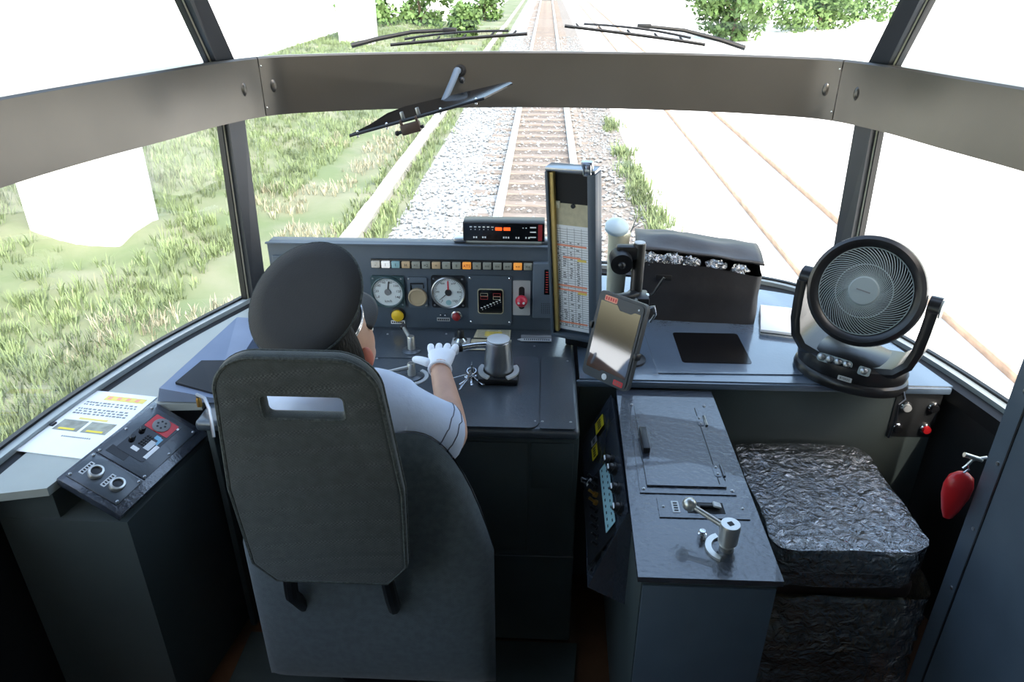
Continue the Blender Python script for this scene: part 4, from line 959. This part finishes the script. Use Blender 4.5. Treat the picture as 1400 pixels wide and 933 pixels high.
# joints in the thing's frame (x right, y forward), seat at z .5
pel = (0, .0, .57); ab = (0, -.01, .72); ch = (-.01, -.04, .88); nb = (-.02, -.07, 1.02); nk = (-.022, -.085, 1.08); hd = (-.022, -.10, 1.15)
shR = (.155, -.075, .965); elR = (.262, -.072, .905); wrR = (.185, .195, .972); haR = (.184, .225, .980)
shL = (-.195, -.06, .965); elL = (-.26, .06, .80); wrL = (-.20, .25, .88)
hpR = (.09, .02, .55); knR = (.12, .42, .56); anR = (.11, .44, .12); ftR = (.11, .56, .05)
hpL = (-.09, .02, .55); knL = (-.12, .42, .56); anL = (-.11, .44, .12); ftL = (-.11, .56, .05)
V = [pel, ab, ch, nb, nk, hd, shR, elR, wrR, haR, shL, elL, wrL, hpR, knR, anR, ftR, hpL, knL, anL, ftL]
E_ = [(0, 1), (1, 2), (2, 3), (3, 4), (4, 5), (3, 6), (6, 7), (7, 8), (8, 9), (3, 10), (10, 11), (11, 12), (0, 13), (13, 14), (14, 15), (15, 16), (0, 17), (17, 18), (18, 19), (19, 20)]
rad = [(.14, .11), (.13, .10), (.15, .105), (.08, .07), .055, .06, .06, .046, .031, .030, .06, .045, .03, .085, .058, .042, .04, .085, .058, .042, .04]
body = skin('body', V, E_, rad, 'skin', dr)
# shirt over the torso and upper arms, open short sleeves
def lerp3(a, c, f): return tuple(a[i] + (c[i] - a[i]) * f for i in range(3))
slR = lerp3(shR, elR, .55); slL = lerp3(shL, elL, .8)
V2 = [(0, 0, .58), ab, (-.01, -.045, .88), (-.02, -.09, 1.045), (-.022, -.095, 1.10), (.12, -.085, 1.0), slR, lerp3(elR, wrR, .11), (-.16, -.075, 1.0), slL, lerp3(shL, elL, .97)]
shirt_o = skin('shirt', V2, [(0, 1), (1, 2), (2, 3), (3, 4), (3, 5), (5, 6), (6, 7), (3, 8), (8, 9), (9, 10)], [(.165, .135), (.155, .125), (.175, .125), (.14, .11), .082, .09, .092, .090, .088, .075, .070], 'shirt', dr)
axs = (Vector(elR) - Vector(shR)).normalized(); e1 = axs.orthogonal().normalized(); e2 = axs.cross(e1)
for f_, sk in ((.52, .25), (.86, .15)):
    pts = []
    for i in range(28):
        a = 2 * PI * i / 28; d = e1 * math.cos(a) + e2 * math.sin(a)
        ok, loc, nn, ix = shirt_o.closest_point_on_mesh(Vector(shR).lerp(Vector(elR), f_) + d * .13 + axs * sk * .06 * math.sin(a)); pts.append(loc + nn * .0006)
    b = MB(); b.tube(pts, .0016, 5, True); b.build('sleeve_seam', 'stitch', dr)
skin('trousers', [(0, 0, .57), hpR, knR, (.11, .44, .16), hpL, knL, (-.11, .44, .16)], [(0, 1), (1, 2), (2, 3), (0, 4), (4, 5), (5, 6)], [(.165, .12), .10, .075, .06, .10, .075, .06], 'trouser', dr)
for x in (-.11, .11): 
    b = MB(); b.rbox((x, .52, .045), (.085, .26, .085), .035, 4); b.build('shoe', 'black_plastic', dr)
# head, turned slightly to the right and tipped back; own frame
HY = Matrix.Translation((-.004, -.105, 1.192)) @ Matrix.Rotation(R(-20), 4, 'Z') @ Matrix.Rotation(R(8), 4, 'X')
b = MB(); b.X = HY
def headf(u, v):
    p = PI * v; a = 2 * PI * u; x = math.sin(p) * math.cos(a); y = math.sin(p) * math.sin(a); z = math.cos(p)
    X_ = .076 * x * (1 - .16 * max(0, -z)); Y_ = .096 * y + (.008 if z < -.3 and y > 0 else 0); Z_ = .118 * z
    if y > .55 and -.25 < z < .18: Y_ += .018 * math.exp(-(x / .16) ** 2) * math.exp(-((z + .08) / .16) ** 2)      # nose
    if y > .4: Y_ -= .006 * (math.exp(-((abs(x) - .38) / .16) ** 2) * math.exp(-((z - .10) / .12) ** 2))            # eye sockets
    return Vector((X_, Y_, Z_))
b.grid(headf, 48, 36); b.build('head', 'skin', dr, ang=80, clean=True)
for s in (-1, 1):
    b = MB(); b.X = HY; b.sph((s * .078, -.008, -.005), .03, (.32, .62, 1.05), 16, 12, rot=(0, 0, s * -.35)); b.sph((s * .083, -.004, -.004), .018, (.3, .55, 1), 12, 8); b.build('ear', 'skin_ear', dr)
    b = MB(); b.X = HY; b.sph((s * .030, .083, .012), .011, (1.2, .8, .7), 14, 10); ey = b.build('eye', 'eye_white', dr)
    b = MB(); b.X = HY; b.sph((s * .030, .0905, .012), .005, n=10, m=8); b.build('pupil', 'ink', ey)
    b = MB(); b.X = HY; b.tube([(s * .015, .094, .030), (s * .032, .090, .034), (s * .048, .078, .030)], .003, 6); b.build('eyebrow', 'hair', dr)
b = MB(); b.X = HY; b.tube([(-.022, .090, -.055), (-.010, .097, -.052), (0, .098, -.054), (.010, .097, -.052), (.022, .090, -.055)], .004, 8); b.build('mouth', 'lip', dr)
b = MB(); b.X = HY
def hairf(u, v):
    a = R(-168 + 156 * u) ; p = R(18 + 72 * v); return Vector((.080 * math.sin(p) * math.cos(a), .101 * math.sin(p) * math.sin(a) - .002, .121 * math.cos(p) + .0))
b.grid(hairf, 40, 16); ho = b.build('hair', 'hair', dr, ang=80); md = ho.modifiers.new('thick', 'SOLIDIFY'); md.thickness = .008; md.offset = 1
# peaked cap: band, flared crown tipped back, glossy peak, braided chin strap with gold buttons
CXM = Matrix.Translation((-.042, -.115, 1.243)) @ Matrix.Rotation(R(-20), 4, 'Z') @ Matrix.Rotation(R(20), 4, 'X')
TOP = Matrix.Translation((-.066, -.122, 1.325)) @ Matrix.Rotation(R(-20), 4, 'Z') @ Matrix.Rotation(R(44), 4, 'X')
cap_o = thing('cap', '', None) if False else None
def ring(Xm, rx, ry, z, n=48): return [Xm @ Vector((rx * math.cos(2 * PI * i / n), ry * math.sin(2 * PI * i / n), z)) for i in range(n)]
rings = [ring(CXM, .092, .108, 0), ring(CXM, .094, .110, .035), ring(CXM.lerp(TOP, .55), .118, .128, .012), ring(TOP, .139, .144, -.006), ring(TOP, .142, .147, .0), ring(TOP, .139, .144, .005), ring(TOP, .10, .104, .009), ring(TOP, .05, .052, .008), ring(TOP, .004, .004, .007)]
b = MB(); n = 48; b.add([p for r_ in rings for p in r_], [(i * n + j, i * n + (j + 1) % n, (i + 1) * n + (j + 1) % n, (i + 1) * n + j) for i in range(len(rings) - 1) for j in range(n)] + [tuple((len(rings) - 1) * n + j for j in range(n))])
cap_o = b.build('cap', 'cap_black', dr, ang=60)
b = MB(); b.tube(ring(TOP, .1415, .1465, .0), .003, 6, True); b.build('crown_piping', 'piping', cap_o)
b = MB(); b.add(ring(CXM, .0945, .1105, .002) + ring(CXM, .0958, .1118, .034), [(j, (j + 1) % n, n + (j + 1) % n, n + j) for j in range(n)]); b.build('cap_band', 'black_matte', cap_o)
b = MB(); b.X = CXM
def peakf(u, v):
    a = R(25 + 130 * u); rx, ry = .093, .109; out = v * .062 * math.sin(PI * (.12 + .76 * u))
    return Vector(((rx + out * .8) * math.cos(a), (ry + out) * math.sin(a), .004 - v * .028))
b.grid(peakf, 28, 8); pk = b.build('peak', 'cap_black', cap_o, ang=80); md = pk.modifiers.new('thick', 'SOLIDIFY'); md.thickness = .004
for dz, dr_ in ((.008, .002), (.016, .003)):
    b = MB(); b.X = CXM; b.tube([((.097 + dr_) * math.cos(R(-6 + 192 * i / 40)), (.113 + dr_) * math.sin(R(-6 + 192 * i / 40)), dz + .006 * math.sin(PI * i / 40)) for i in range(41)], .0028, 6); b.build('chin_strap', 'chrome', cap_o)
for s in (-1, 1):
    b = MB(); b.X = CXM; b.sph((s * .099, -.010, .010), .007, (.6, 1, 1), 14, 10); b.build('strap_button', 'brass', cap_o)
# right glove: palm, four fingers over the lever, thumb out to the left
gl_o = MB()
def hand(name, P0, fwd, side, upv, mirror=1):
    f = Vector(fwd).normalized(); s = Vector(side).normalized() * mirror; s = (s - f * s.dot(f)).normalized(); u_ = f.cross(s) if mirror > 0 else s.cross(f); u_ = u_ if u_.dot(Vector(upv)) > 0 else -u_
    P = lambda a, c, h: tuple(Vector(P0) + f * a + s * c + u_ * h)
    b = skin(name, [P(-.035, 0, 0), P(0, 0, .002), P(.03, 0, .008), P(.062, 0, .006)], [(0, 1), (1, 2), (2, 3)], [(.030, .024), (.036, .023), (.046, .020), (.044, .015)], 'glove', dr, 0, 2)
    b2 = MB(); pc = [Vector(P(-.040, .031 * math.cos(2 * PI * i / 20), .026 * math.sin(2 * PI * i / 20))) for i in range(20)]; b2.tube(pc, .0045, 8, True); b2.build('cuff', 'glove', b)
    for i, (c, ln) in enumerate(((-.034, .066), (-.012, .076), (.011, .072), (.033, .058))):
        skin('finger', [P(.040, c * .9, .008), P(.066, c * 1.05, .010), P(.066 + ln * .42, c * 1.12, .002), P(.066 + ln * .66, c * 1.1, -.018), P(.066 + ln * .66, c * 1.05, -.034)], [(0, 1), (1, 2), (2, 3), (3, 4)], [.0105, .0115, .0105, .0095, .0085], 'glove', b)
    skin('thumb', [P(-.005, -.030, -.002), P(.014, -.052, -.004), P(.030, -.072, -.008), P(.040, -.088, -.012)], [(0, 1), (1, 2), (2, 3)], [.014, .0135, .012, .010], 'glove', b)
    return b
hand('glove', haR, (-.05, 1, .02), (1, .12, 0), (0, 0, 1), 1)
hand('glove', wrL, (.1, 1, -.05), (-1, .0, 0), (0, 0, 1), 1)

# ================================================================== smoked sun visor on the beam
t = thing('sun_visor', 'smoked sun visor plate tilted on an arm below the black beam', 'sun visor', (-.33, 2.84, 1.64))
def W(p): return Vector(p) - Vector((-.33, 2.84, 1.64))
out = [(-.675, 2.56, 1.475), (-.61, 2.60, 1.503), (-.56, 2.66, 1.530), (-.50, 2.70, 1.548), (-.15, 2.71, 1.628), (-.125, 2.70, 1.633), (-.115, 2.68, 1.632), (-.205, 2.56, 1.602)]
up_ = Vector((0, 0, 1)); b = MB(); n_ = len(out); b.add([W(p) for p in out] + [W(p) + Vector((0, 0, .006)) for p in out], [tuple(range(n_)), tuple(range(n_, 2 * n_))] + [(i, (i + 1) % n_, n_ + (i + 1) % n_, n_ + i) for i in range(n_)]); b.build('visor_plate', 'screen_black', t)
a, c = W(out[0]), W(out[-1])
b = MB(); b.tube([a + Vector((0, -.004, .002)), c + Vector((0, -.004, .002))], .0055, 8); b.build('edge_rail', 'black_plastic', t)
for f in (.06, .28, .68, .94):
    p = a.lerp(c, f); b = MB(); b.sph(p + Vector((0, -.004, .008)), .005, n=8, m=6); b.sph(p + Vector((0, -.004, -.006)), .005, n=8, m=6); b.build('rivet', 'chrome', t)
p = a.lerp(c, .46); dx = (c - a).normalized()
b = MB(); b.X = frame(p + Vector((0, -.006, -.028)), dx, (0, 0, 1)); b.rbox((0, 0, 0), (.068, .034, .03), .004); b.rbox((-.028, .024, 0), (.008, .022, .02), .002); b.rbox((.028, .024, 0), (.008, .022, .02), .002); b.build('clamp', 'brown_vinyl', t)
b = MB(); b.X = frame(p + Vector((0, -.006, -.028)), dx, (0, 0, 1)); b.cyl((-.05, -.005, 0), (.046, -.005, 0), .006, n=10); b.sph((-.052, -.005, 0), .009); b.build('clamp_bolt', 'black_plastic', t)
for s in (-.028, .028): 
    b = MB(); b.X = frame(p + Vector((0, .0, .014)), dx, (0, 0, 1)); b.rbox((s, .004, 0), (.012, .03, .010), .002); b.build('clamp_finger', 'steel', t)
b = MB(); b.tube([W((-.318, 2.868, 1.655)), W((-.325, 2.82, 1.66)), W((-.335, 2.76, 1.63)), W((-.36, 2.68, 1.572))], .014, 12, r2=.011); b.build('arm', 'panel_light', t)
b = MB(); b.cyl(W((-.318, 2.872, 1.655)), W((-.318, 2.83, 1.66)), .022, .016, n=20); b.sph(W((-.305, 2.80, 1.63)), .012); b.build('swivel', 'black_plastic', t)

# ================================================================== windscreen wipers outside
def gp(u, w_, off):
    p = glass_up(u, w_); a_ = glass_up(u + .02, w_) - p; c_ = glass_up(u, w_ + .02) - p; n_ = a_.cross(c_).normalized(); n_ = n_ if n_.y > 0 else -n_; return p + n_ * off
for lab, u0, w0, u1, w1 in (('black wiper resting on the glass, to the left of the rails', -1.35, .03, -.13, .105), ('black wiper resting on the glass, right of the rails', 1.35, .03, .12, .15)):
    base = gp(u0, w0, .03); t = thing('windscreen_wiper', lab, 'wiper', base)
    Q = lambda f, o: gp(u0 + (u1 - u0) * f, w0 + (w1 - w0) * f, o) - base
    b = MB(); b.tube([Q(f / 10, .004) for f in range(2, 11)], .006, 6); b.build('blade', 'rubber', t)
    b = MB(); b.tube([Q(f / 10, .020 + .012 * math.sin(PI * (f - 2.5) / 7)) for f in range(3, 10)], .0045, 6)
    for f in (.35, .5, .65, .8, .92): b.tube([Q(f, .005), Q(f + .02, .02)], .004, 6)
    b.build('yoke_frame', 'black_plastic', t)
    b = MB(); b.tube([Q(-.10, .02), Q(.1, .035), Q(.35, .05), Q(.58, .045)], .009, 8, r2=.006); b.rbox(Q(.58, .045), (.05, .02, .016), .004); b.build('arm', 'rubber', t)

# ================================================================== the railway outside
ZG = -1.06
def strip(name, x0, x1, m_, z=ZG, y0=-12, y1=160, nx=6, ny=90, amp=.02, fx=1.3, rise=None):
    b = MB()
    def f(u, v):
        x = x0 + (x1 - x0) * u; y = y0 + (y1 - y0) * v * v if False else y0 + (y1 - y0) * v
        e = min(1, 8 * min(u, 1 - u))
        return Vector((x, y, z + (amp * e) * noise.noise(Vector((x * fx, y * fx, 2))) + (rise(x, y) if rise else 0)))
    b.grid(f, nx, ny); return struct(b.build(name, m_, ang=80))
strip('ground_far', -300, 300, 'sun_pale_ground', ZG - .14, -60, 500, 8, 8, 0)
strip('ground_yard_right', 1.5, 34, 'sun_pale_ground', ZG - .03, -12, 160, 12, 60, .01)
strip('ground_ballast_left', -1.95, -.62, 'ballast_grey', ZG, amp=.04, nx=10, ny=200, fx=2.2)
strip('ground_ballast_centre', -.62, .62, 'ballast_brown', ZG, amp=.015, nx=8, ny=200)
strip('ground_ballast_right', .62, 1.56, 'ballast', ZG, amp=.04, nx=8, ny=200, fx=2.2)
strip('ground_bank', -9.0, -1.9, 'bank_soil', ZG - .01, -12, 60, 40, 160, .14, 1.0, rise=lambda x, y: .55 * max(0, min(1, (-x - 3.4) / 3.5)) ** 1.5 * max(0, min(1, (60 - y) / 20)))
strip('ground_verge', -4.0, -1.9, 'bank_soil', ZG - .012, 60, 160, 8, 40, .08, 1.0)
tr = thing('railway_track', 'main railway track ahead with bright steel rails on wooden sleepers', 'railway track', (-.05, 0, ZG))
def rail(x, m_, parent, y0=-10, y1=160, zt=.16):
    sec = [(-.065, zt - .14), (.065, zt - .14), (.065, zt - .13), (.012, zt - .11), (.010, zt - .045), (.034, zt - .035), (.034, zt - .004), (.028, zt), (-.028, zt), (-.034, zt - .004), (-.034, zt - .035), (-.010, zt - .045), (-.012, zt - .11), (-.065, zt - .13)]
    n_ = len(sec); b = MB(); b.add([Vector((x + p[0], y, p[1])) for y in (y0, y1) for p in sec], [tuple(range(n_)), tuple(range(n_, 2 * n_))] + [(i, (i + 1) % n_, n_ + (i + 1) % n_, n_ + i) for i in range(n_)])
    return b.build('rail', m_, parent)
for s in (-1, 1): rail(s * .567, 'rail_steel', tr)
sm = None
for i in range(130):
    y = 2.5 + i * .60
    if sm is None:
        b = MB(); b.rbox((0, 0, 0), (2.05, .21, .14), .015, 1); so = b.build('sleeper', 'sleeper_wood', tr); sm = so.data
    else:
        so = bpy.data.objects.new('sleeper', sm); COL.objects.link(so); so.parent = tr
    so.location = (random.uniform(-.02, .02), y, -.052); so.rotation_euler = (0, 0, random.uniform(-.012, .012))
t2 = thing('siding_track', 'second track with rusty thin rails on the sunlit pale ground', 'railway track', (3.42, 0, ZG - .03))
for s in (-1, 1): rail(s * .54, 'rail_rust', t2, zt=.10)
# loose ballast stones: uncountable
b = MB()
for i in range(9000):
    y = 4.5 + 34 * random.random() ** 1.9; s = random.choice((-1, 1)); x = random.uniform(-1.95, -.64) if random.random() < .6 else random.uniform(.62, 1.5)
    if random.random() < .15: x = random.uniform(-.5, .5)
    r_ = random.uniform(.018, .038); z = ZG + r_ * .3 + (.012 if abs(x) > .6 else 0)
    o_ = [Vector((x, y, z)) + Vector((random.uniform(.7, 1.2) * r_ * dx_, random.uniform(.7, 1.2) * r_ * dy_, random.uniform(.6, 1) * r_ * dz_)) for dx_, dy_, dz_ in ((1, 0, 0), (-1, 0, 0), (0, 1, 0), (0, -1, 0), (0, 0, 1), (0, 0, -1))]
    b.add(o_, [(0, 2, 4), (2, 1, 4), (1, 3, 4), (3, 0, 4), (2, 0, 5), (1, 2, 5), (3, 1, 5), (0, 3, 5)])
tag(b.build('ballast_stones', 'ballast_grey', ang=10), 'loose grey ballast stones spread along both sides of the main rails', 'ballast', kind='stuff')
# concrete cable trough with lid slabs
ct = thing('cable_trough', 'long pale concrete cable trough running beside the left ballast', 'cable trough', (-2.36, 0, ZG))
MB().box((0, 50, .0), (.20, 110, .16)).build('channel', 'concrete', ct)
lm = None
for i in range(70):
    if lm is None: lo = MB().rbox((0, 0, 0), (.22, .585, .05), .008, 1).build('lid_slab', 'concrete', ct); lm = lo.data
    else: lo = bpy.data.objects.new('lid_slab', lm); COL.objects.link(lo); lo.parent = ct
    lo.location = (random.uniform(-.008, .008), 3 + i * .60, .106); lo.rotation_euler = (random.uniform(-.006, .006), 0, random.uniform(-.01, .01))
# grass and weeds
def ground_z(x, y):
    return ZG - .01 + .14 * min(1, 8 * min((x + 9) / 7.1, (-1.9 - x) / 7.1)) * noise.noise(Vector((x, y, 2))) + .55 * max(0, min(1, (-x - 3.4) / 3.5)) ** 1.5 * max(0, min(1, (60 - y) / 20))
def tufts(name, label, m_, spots, hmin, hmax, nb, wdt=.02):
    b = MB()
    for (x, y, z) in spots:
        h0 = random.uniform(hmin, hmax)
        for k_ in range(nb):
            a = random.uniform(0, 2 * PI); l_ = random.uniform(.15, .6) * h0; h = h0 * random.uniform(.6, 1); d = Vector((math.cos(a), math.sin(a), 0)); s = Vector((-d.y, d.x, 0)) * wdt * random.uniform(.6, 1.4)
            o_ = Vector((x, y, z)) + d * random.uniform(0, .06)
            b.add([o_ - s * .5, o_ + s * .5, o_ + d * l_ * .4 + Vector((0, 0, h * .65)) + s * .45, o_ + d * l_ * .4 + Vector((0, 0, h * .65)) - s * .45, o_ + d * l_ + Vector((0, 0, h))], [(0, 1, 2, 3), (3, 2, 4)])
    return tag(b.build(name, m_, ang=80), label, 'grass', kind='stuff')
sp_ = []
for i in range(17000):
    y = 2.0 + 45 * random.random() ** 1.9; x = -3.7 - 5.2 * random.random() ** 1.1
    if abs(x + 5.45) < .75 and abs(y - 8.4) < .75: continue
    if noise.noise(Vector((x * .6, y * .5, 7))) > -.22 or random.random() < .2: sp_.append((x, y, ground_z(x, y)))
tufts('tall_weeds', 'tall green weeds covering the bank outside the left window', 'grass', sp_, .07, .20, 8, .009)
sp_ = []
for i in range(2600):
    y = 4 + 40 * random.random() ** 1.7; x = random.uniform(-4.2, -2.55)
    if noise.noise(Vector((x * .9, y * .6, 3))) > .0: sp_.append((x, y, ground_z(x, y)))
tufts('dry_grass', 'short dry straw coloured grass between trough and weeds', 'grass_dry', sp_, .06, .18, 6, .012)
sp_ = []
for i in range(1500):
    y = 5 + 38 * random.random() ** 1.7; x = random.choice((-2.36 - .24, -2.36 + .23)) + random.gauss(0, .10); sp_.append((x, y, ZG))
tufts('trough_grass', 'bright green grass fringing both edges of the concrete trough', 'grass', sp_, .08, .20, 6, .014)
sp_ = []
for (cx, cy) in ((1.45, 13.5), (1.46, 12.2), (1.44, 10.6), (1.5, 9.6), (1.4, 16), (1.5, 20), (1.45, 24), (1.5, 8.8), (1.48, 11.4)):
    for i in range(60): sp_.append((cx + random.gauss(0, .10), cy + random.gauss(0, .28), ZG - .02))
tufts('edge_grass', 'small green grass clumps along the right edge of the ballast', 'grass', sp_, .10, .26, 6, .016)
# white concrete viaduct piers
for i, (x, y, h, lab) in enumerate(((-5.45, 8.4, 6.5, 'wide white concrete pier standing in the weeds outside the left window'), (-7.2, 30, 7, 'white concrete pier far off beyond the weedy bank'), (-6.0, 46, 7, 'slim pale concrete pier furthest along the left of the track'))):
    t = thing('viaduct_pier', lab, 'pier', (x, y, ZG - .1), group='concrete piers beside the line')
    wd = (1.05, 1.3, .8)[i]
    MB().rbox((0, 0, h / 2), (wd, 1.0, h), .05, 2).build('shaft', 'concrete_white', t)
    MB().rbox((0, 0, -.05), (wd + .2, 1.2, .25), .04, 2).build('footing', 'concrete', t)
    MB().rbox((0, 0, h), (wd + .8, 1.4, .7), .06, 2).build('cap_beam', 'concrete_white', t)
# trees and bushes down the line
def tree(x, y, h, rad_, lab, nb=900, name='tree', low=.3):
    t = thing(name, lab, 'tree' if name == 'tree' else 'bush', (x, y, ZG - .08))
    b = MB(); b.tube([(0, 0, 0), (.08, .05, h * .3), (-.05, 0, h * .62)], .12 * h / 5, 8, r2=.05); 
    for k_ in range(4): a = k_ * 1.6; b.tube([(0, 0, h * .3), (math.cos(a) * rad_ * .4, math.sin(a) * rad_ * .4, h * .55)], .05, 6, r2=.02)
    b.build('trunk', 'trunk', t)
    b = MB(); cl = [(Vector((random.gauss(0, .42) * rad_, random.gauss(0, .42) * rad_, h * random.uniform(low, .95))), rad_ * random.uniform(.3, .5)) for _ in range(12)]
    for i in range(nb):
        c_, r_ = random.choice(cl); d = Vector((random.gauss(0, 1), random.gauss(0, 1), random.gauss(0, 1))).normalized(); p = c_ + d * r_ * random.uniform(.6, 1.05)
        if p.z < .05: continue
        s = random.uniform(.18, .38); a_ = Vector((random.gauss(0, 1), random.gauss(0, 1), random.gauss(0, 1))).normalized(); e = a_.cross(d).normalized()
        b.add([p - a_ * s * .5, p + e * s * .3, p + a_ * s * .5, p - e * s * .3], [(0, 1, 2, 3)])
    b.build('foliage', 'leaf', t, ang=80)
tree(8.6, 37, 4.0, 2.4, 'round leafy tree beside the far siding on the right', 6000, low=.02)
tree(14.8, 44, 4.6, 2.7, 'broad leafy tree standing behind the round one on the right', 6000, low=.02)
tree(20.4, 54, 4.0, 2.6, 'leafy tree at the far right end of the yard', 3200, low=.02)
tree(-4.0, 37, 1.5, 1.1, 'small green bush beside the trough far down the line', 900, 'bush', .15)
tree(-3.9, 50, 1.8, 1.2, 'rounded bush close to the left rail in the distance', 900, 'bush', .15)
tree(-6.4, 40, 2.6, 1.5, 'tall bush in front of the distant pier', 1300, 'bush', .15)
tree(-8.4, 38, 2.0, 1.3, 'yellowish bush at the far end of the bank', 1000, 'bush', .15)
# dark floor mat in the footwell
t = thing('floor_mat', 'dark grey green rubber mat on the brown cab floor by the seat', 'mat', (0, 0, .0))
MB().prism([(-.95, .6), (.03, .6), (.14, 1.70), (-.95, 1.70)], .001, .012).build('mat_sheet', 'mat_green', t)
